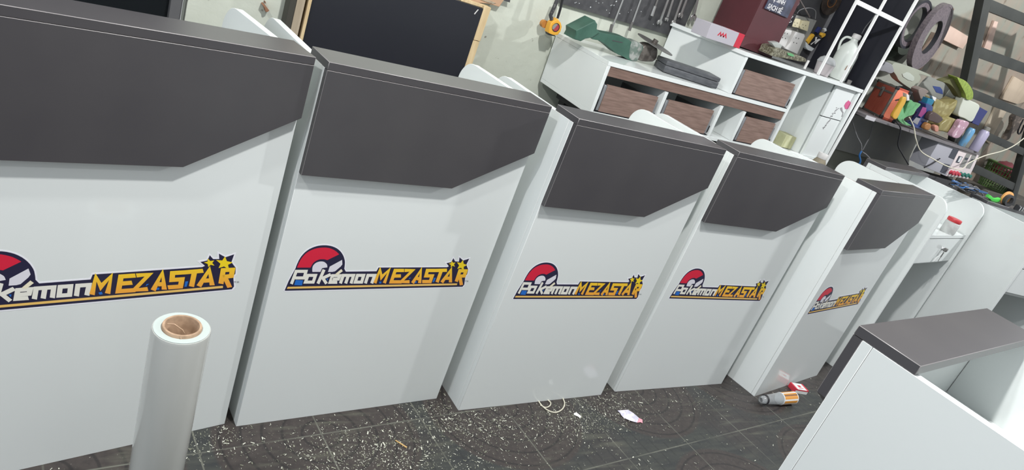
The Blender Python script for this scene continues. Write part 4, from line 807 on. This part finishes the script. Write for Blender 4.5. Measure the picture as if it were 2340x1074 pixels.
shelf_thing('green_bag', 'light green plastic bag bunched on the shelf left of the blue spray bottle', 'bag', [('bag', [(800, 600), (880, 640), (968, 660), (900, 740), (850, 820), (760, 850), (710, 905), (825, 985), (760, 985), (690, 960), (625, 900), (612, 840), (660, 760), (680, 690), (700, 700), (718, 800)], 2.212, .024, M['gbag'], .012)], (720, 950))
shelf_thing('dark_bag', 'dark grey plastic bag behind the green bag', 'bag', [('bag', [(790, 440), (850, 440), (900, 400), (960, 420), (1000, 520), (1045, 600), (1030, 680), (900, 800), (800, 780), (745, 600), (752, 500)], 2.46, .08, M['dbag'], .012)], (900, 780))
shelf_thing('spray_bottle', 'dark blue spray bottle with a teal trigger and a pink label on the wall shelf', 'bottle', [
 ('bottle_body', [(1055, 650), (1150, 690), (1148, 760), (1140, 820), (1060, 930), (1000, 1045), (965, 1050), (880, 1020), (840, 990), (850, 960), (930, 930), (960, 860), (1035, 740)], 2.23, .05, M['bluel'], .01),
 ('label', [(1000, 700), (1055, 715), (1050, 780), (975, 860), (930, 835)], 2.2285, .0015, M['magenta'], .0004), ('label', [(900, 860), (965, 880), (915, 975), (840, 930)], 2.2285, .0015, M['greyg'], .0004),
 ('trigger_cap', [(1085, 568), (1180, 595), (1165, 640), (1130, 690), (1050, 650)], 2.235, .035, M['teal'], .005), ('nozzle', [(1140, 530), (1210, 560), (1190, 620), (1160, 600)], 2.24, .02, M['outw'], .003)], (960, 1030))
shelf_thing('grey_sheet', 'grey flat sheet with a blue hexagon mark propped behind the spray bottle', 'sheet', [
 ('sheet', [(1100, 232), (1330, 330), (1480, 410), (1582, 495), (1560, 540), (1410, 672), (1290, 600), (1180, 545), (1000, 480), (930, 420), (1010, 320)], 2.44, .012, M['cart'], .001), ('flap', [(1440, 400), (1582, 495), (1560, 540), (1410, 672), (1300, 590)], 2.435, .0045, M['cartw'], .0008), ('hexagon_mark', [(1150, 378), (1265, 395), (1300, 440), (1310, 508), (1205, 478)], 2.4385, .0012, M['bluep'], .0003)], (1200, 540))
shelf_thing('red_cloth', 'crumpled grey and dull red cloth in front of the grey sheet', 'cloth', [('cloth', [(935, 440), (1030, 420), (1090, 470), (1040, 520), (1045, 660), (1000, 690), (960, 560)], 2.30, .05, mat('dull_cloth', srgb(126, 116, 110), .8, noise=(14, srgb(150, 88, 84), None, .58, .7)), .008)], (1000, 680))
shelf_thing('olive_bag', 'shiny olive plastic bag in the middle of the wall shelf', 'bag', [('bag', [(1190, 590), (1290, 610), (1400, 670), (1530, 600), (1500, 720), (1420, 830), (1370, 880), (1260, 850), (1150, 780), (1165, 680)], 2.27, .08, M['olive'], .012)], (1300, 850))
shelf_thing('brown_carton', 'brown carton behind the white cloth on the wall shelf', 'box', [('carton', [(1560, 590), (1660, 600), (1640, 700), (1560, 860), (1640, 960), (1420, 940), (1370, 870), (1500, 720)], 2.395, .08, mat('brown_carton', srgb(122, 110, 84), .7), .003)], (1500, 900))
shelf_thing('green_belt', 'coiled yellow-green ribbed belt on the wall shelf, in front of the ladder', 'belt', [
 ('belt', [(1530, 262), (1560, 258), (1650, 300), (1720, 370), (1770, 470), (1768, 560), (1740, 590), (1672, 585), (1655, 510), (1610, 420)], 2.24, .06, M['lime'], .006), ('belt_inside', [(1310, 318), (1400, 285), (1530, 250), (1560, 262), (1600, 400), (1660, 540), (1640, 580), (1570, 560), (1480, 420), (1400, 350)], 2.27, .045, M['limed'], .006)], (1600, 580))
shelf_thing('small_pots', 'small brown and copper pots at the shelf edge right of the blue bottle', 'pots', [('pot', [(1040, 1000), (1080, 955), (1130, 970), (1125, 1020), (1090, 1060), (1030, 1045)], 2.20, .028, M['choc'], .008), ('pot', [(1180, 1010), (1210, 985), (1245, 1005), (1240, 1075), (1190, 1080)], 2.20, .028, mat('copper_pot', srgb(186, 130, 112), .35), .008), ('lid', [(1130, 800), (1200, 790), (1310, 880), (1280, 930), (1220, 955), (1150, 930), (1080, 900)], 2.20, .028, mat('brown_lid', srgb(74, 60, 58), .3), .008)], (1120, 1060))
shelf_thing('olive_bag', 'lower olive plastic bag lying at the front edge of the wall shelf', 'bag', [('bag', [(1400, 885), (1470, 880), (1560, 915), (1650, 960), (1600, 1060), (1550, 1150), (1440, 1120), (1330, 1085), (1230, 1060), (1290, 960)], 2.236, .08, M['olive'], .010)], (1400, 1100))
shelf_thing('white_cloth', 'pale cloth draped over the carton beside the navy box', 'cloth', [('cloth', [(1640, 568), (1750, 610), (1872, 680), (1830, 800), (1748, 930), (1640, 880), (1548, 838), (1560, 740), (1600, 640)], 2.25, .05, M['cloth'], .006)], (1700, 900))
z9 = zoom(1900, 140, 4.882)
def can(name, label, top, bot, r, m, capm=None, y=2.26, tilt=0, caph=.02):
    a = at(*bot, y); b = at(*top, y); a.z = max(a.z, SZ); hh = b.z-a.z
    e = tool(name, label, 'can', None, Vector((a.x, y, SZ)))
    hh = max(hh, .06)
    MB().lathe([(0, 0), (r-.002, 0), (r, .003), (r, hh-.016), (r*.78, hh-.004), (r*.72, hh), (0, hh)], n=32).build('can_body', m, e)
    if capm: MB().lathe([(0, hh+.0005), (r*.62, hh+.0005), (r*.60, hh+caph), (r*.4, hh+caph+.004), (0, hh+caph+.004)], n=24).build('nozzle_cap', capm, e)
    return e
pr_ = tool('pink_bottles', 'row of small rose-pink blister bottles on the right part of the shelf', 'bottles', None, Vector((at(2195, 300, 2.24).x, 2.24, SZ)))
part(pr_, 'bottles', z9([(1445, 672), (1490, 668), (1540, 690), (1490, 770), (1420, 858), (1345, 838), (1400, 750)]), 2.20, .034, M['rose'], .006, 3)
nb = tool('navy_box', 'navy blue upright box behind the sky-blue can', 'box', None, Vector((at(2230, 285, 2.31).x, 2.31, SZ)))
part(nb, 'box_body', z9([(1645, 505), (1745, 560), (1690, 640), (1640, 720), (1570, 690), (1585, 620)]), 2.30, .05, M['navy'], .002, 1)
can('blue_can', 'slim sky-blue can near the right end of the wall shelf', (2229, 278), (2205, 320), .024, M['sky'], None, 2.235)
M['greycap'] = mat('grey_cap', srgb(120, 118, 112), .5)
lc = can('spray_can', 'lilac spray can at the right end of the wall shelf', (2247, 296), (2223, 345), .030, M['lilac'], M['greycap'], 2.215)
# white cord drooping across and other cables
wire('cord', [(2078, 268), (2088, 290), (2093, 318), (2104, 345), (2130, 362), (2165, 380), (2195, 387), (2215, 372), (2250, 356), (2290, 345), (2318, 332), (2350, 308)], 2.0, .0034, M['cord'], 'long white cord drooping from the wall shelf past the meter box to the right edge', cat='cord', ys=[2.186, 2.186, 2.17, 2.17, 2.15, 2.12, 2.11, 2.11, 2.12, 2.15, 2.18, 2.2])
wire('cable', [(2048, 278), (2058, 295), (2052, 330), (2062, 352), (2076, 376)], 2.17, .0036, M['black_c'], 'black cable hanging from the front edge of the wall shelf')
wire('cable', [(1946, 272), (1958, 310), (1968, 330), (1969, 345), (1978, 352), (1988, 362)], 2.3, .0035, M['grey_c'], 'grey cable joining another one below the wall shelf, beside the rack')
wire('cable', [(1999, 262), (1990, 305), (1978, 330), (1971, 343)], 2.32, .003, M['grey_c'], 'thin grey cable falling from the orange case to the joint')
wire('cable', [(1969, 345), (1964, 355), (1966, 368), (1962, 378)], 2.28, .005, M['blue_c'], 'short blue cable below the grey cable joint')
# ------------------------------------------------------------------ meter box
zm = zoom(2080, 300, 6.71)
cbx = tool('meter_box', 'grey and white electric meter box with red and green knobs, above the seventh counter', 'meter', None, at(2180, 380, 2.215))
M['mgrey'] = mat('meter_grey', srgb(164, 164, 172), .5); M['mwhite'] = mat('meter_white', srgb(222, 210, 210), .5); M['mdark'] = mat('meter_dark', srgb(64, 68, 78), .4); M['redk'] = mat('red_knob', srgb(184, 60, 76), .4); M['greenk'] = mat('green_knob', srgb(40, 110, 98), .4)
YM = 2.215
part(cbx, 'grey_side', zm([(440, 165), (490, 165), (752, 272), (545, 688), (225, 550), (300, 400)]), YM, .11, M['mgrey'], .004)
part(cbx, 'white_face', zm([(756, 274), (1062, 352), (985, 540), (890, 735), (700, 705), (549, 690)]), YM, .11, M['mwhite'], .004)
for pix in ([(662, 268), (745, 295), (672, 432), (590, 398)], [(525, 495), (612, 515), (540, 655), (462, 625)]): part(cbx, 'vent_grille', zm(pix), YM-.0025, .003, M['mdark'], .0006, 1)
part(cbx, 'meter_window', zm([(750, 378), (808, 392), (752, 490), (698, 478)]), YM-.0022, .003, M['mdark'], .0006, 1); part(cbx, 'meter_window', zm([(770, 392), (798, 398), (755, 475), (728, 468)]), YM-.003, .0012, M['milky'], .0003, 1)
for pix in ([(868, 342), (932, 352), (822, 555), (755, 545)], [(955, 360), (1020, 372), (920, 575), (855, 565)]):
    o = part(cbx, 'meter_window', zm(pix), YM-.0022, .003, M['pgrey'], .0006, 1)
part(cbx, 'meter_scale', zm([(850, 402), (895, 412), (875, 445), (832, 432)]), YM-.0035, .0014, M['mdark'], .0003, 1); part(cbx, 'meter_scale', zm([(945, 425), (992, 432), (970, 470), (925, 462)]), YM-.0035, .0014, M['mdark'], .0003, 1)
for k, (u, v) in enumerate([(615, 625), (660, 632), (708, 640), (762, 650), (820, 662), (878, 672)]):
    p = at(*zm([(u, v)])[0], YM-.0005)-cbx.location
    MB().lathe([(0, 0), (.0135, 0), (.0135, .006), (.009, .008), (.012, .022), (.010, .026), (0, .026)], p, (0, -1, 0), 20).build('knob', M['redk'] if k < 3 else M['greenk'], cbx)
wire('test_lead', [(2112, 383), (2130, 374), (2148, 362)], 2.205, .004, M['black_c'], 'short black lead sticking out over the grey side of the meter box', cat='cable'); 
one('meter_stand', MB().box((4.40, 2.222, 0), (4.90, 2.325, .905), .002), mat('stand_dark', srgb(66, 66, 68), .7), 'dark stand under the meter box, mostly hidden by the counters', 'stand')
# ------------------------------------------------------------------ steel ladder frame and things around it
M['rung'] = mat('painted_steel', srgb(62, 64, 61), .5, noise=(6, srgb(54, 56, 54), None, .4, .6))
ld = tool('steel_ladder', 'dark painted steel ladder leaning on the stained wall at the top right', 'ladder', None, (5.45, 2.34, 0))
o0 = ld.location
A0, A1 = at(2266, -40, 2.335), at(2214, 205, 2.335)
A1b = A1+(A1-A0)*(A1.z/(A0.z-A1.z)) ; A1b.z = 0.0
d0 = (A0-A1)
def beam(a, b, w_, dp, name):
    d = (b-a).normalized(); n_ = Vector((-d.z, 0, d.x)); P = [a+n_*w_-o0, a-n_*w_-o0, b-n_*w_-o0, b+n_*w_-o0]
    return MB().prism(P, (0, dp, 0), .003, 2).build(name, M['rung'], ld)
beam(A0, A1b, .033, .05, 'stile')
sh2 = Vector((1.02, 0, 0)); beam(A0+sh2, A1b+sh2, .033, .05, 'stile')
for (u0, v0, u1, v1, hw) in ((2280, 24, 2345, 46, .030), (2244, 123, 2345, 158, .030), (2222, 214, 2345, 262, .026), (2259, 312, 2345, 350, .024), (2226, 384, 2345, 440, .026)):
    a = at(u0, v0, 2.338); b = at(u1, v1, 2.338); z_ = (a.z+b.z)/2; xs_ = A0.x+(A1.x-A0.x)*(A0.z-z_)/(A0.z-A1.z)
    a.x = min(a.x, xs_+.03) if v0 < 300 else a.x; b = a+(b-a).normalized()*(xs_+1.0-a.x)
    beam(a, b, hw, .04, 'rung')
# stained planks behind the ladder
for i, (pix, c0, c1_, lab) in enumerate((
  ([(2273, 48), (2281, 50), (2262, 118), (2248, 112)], (226, 200, 186), (206, 176, 162), 'pale pinkish plaster strip seen in the top ladder gap'),
  ([(2318, 175), (2345, 190), (2345, 232), (2325, 238), (2288, 226)], (208, 190, 168), (190, 172, 150), 'pale timber board leaning behind the third ladder gap'),
  ([(2276, 246), (2300, 255), (2272, 305), (2262, 330), (2243, 312)], (204, 192, 172), (186, 172, 152), 'pale timber board leaning behind the fourth ladder gap'))):
    b = MB(); b.prism([at(u, v, 2.622) for u, v in pix], (0, .016, 0), .001)
    one('plank', b, mat('plank_%s' % 'abc'[i], srgb(*c0), .8, noise=(8, srgb(*c1_), (1, 1, .4), .4, .6)), lab, 'plank')
zr_ = zoom(2160, 220, 4.13)
# hanging gloves by the ladder
hg = tool('hanging_gloves', 'dark dirty gloves hanging under the third rung of the ladder', 'gloves', None, at(2325, 300, 2.50))
part(hg, 'glove', zr_([(640, 200), (690, 170), (730, 190), (744, 230), (700, 300), (640, 360), (600, 410), (560, 410), (600, 340), (630, 280)]), 2.50, .03, mat('soiled_glove', srgb(96, 88, 82), .8, noise=(20, srgb(150, 136, 124), None, .5, .6)), .006)
MB().tube(smooth_path([at(u, v, 2.50)-hg.location for u, v in zr_([(735, 215), (700, 290), (685, 340), (700, 355), (720, 330), (745, 270)])], 6), .006, 8).build('strap', M['black'], hg)
# green basket
M['bgreen'] = mat('basket_green', srgb(92, 122, 66), .5, noise=(16, srgb(70, 96, 54), None, .4, .6)); M['redbag'] = mat('dark_red_bag', srgb(124, 58, 66), .4)
bp_ = at(2292, 420, 2.36); bp_.z = .93
bp_ = Vector((5.88, 2.506, .88))
bp_.x = at(2293, 390, 2.506).x
bk2 = tool('basket', 'round green mesh basket holding a dark red bag, behind the lowest ladder rungs', 'basket', None, bp_)
mb = MB(); R0, R1, hB = .10, .124, .19; o_ = Vector((0, 0, 0))
for k in range(36):
    a = 2*PI*k/36; mb.tube([(R0*math.cos(a), R0*math.sin(a), .004), (R1*math.cos(a), R1*math.sin(a), hB)], .0035, 6)
for z in (.03, .06, .09, .12, .15):
    rr = R0+(R1-R0)*z/hB; mb.tube([(rr*math.cos(2*PI*k/36), rr*math.sin(2*PI*k/36), z) for k in range(36)], .003, 6, closed=True)
mb.lathe([(0, 0), (R0+.004, 0), (R0+.004, .006), (0, .006)], n=36); mb.build('basket_mesh', M['bgreen'], bk2)
MB().tube([(R1*math.cos(2*PI*k/40), R1*math.sin(2*PI*k/40), hB) for k in range(40)], .008, 8, closed=True).build('rim', M['bgreen'], bk2)
mb = MB(); random.seed(9)
r = bmesh.ops.create_icosphere(mb.bm, subdivisions=3, radius=.085)
for v_ in r['verts']: v_.co = Vector((v_.co.x, v_.co.y, v_.co.z*.9+.15))*1.0+Vector((random.uniform(-.006, .006),)*3)
mb.build('red_bag', M['redbag'], None); rbg = bpy.data.objects['red_bag']; rbg.location = bp_+Vector((0, 0, .0)); tag(rbg, 'dark red plastic bag inside the green mesh basket', 'bag')
for f_ in rbg.data.polygons: f_.use_smooth = True
one('side_bench', MB().box((bp_.x-.3, 2.385, 0), (bp_.x+.7, 2.63, .8785), .003), mat('bench_grey', srgb(104, 100, 94), .7), 'low grey bench under the green basket, mostly hidden by the counters', 'bench')
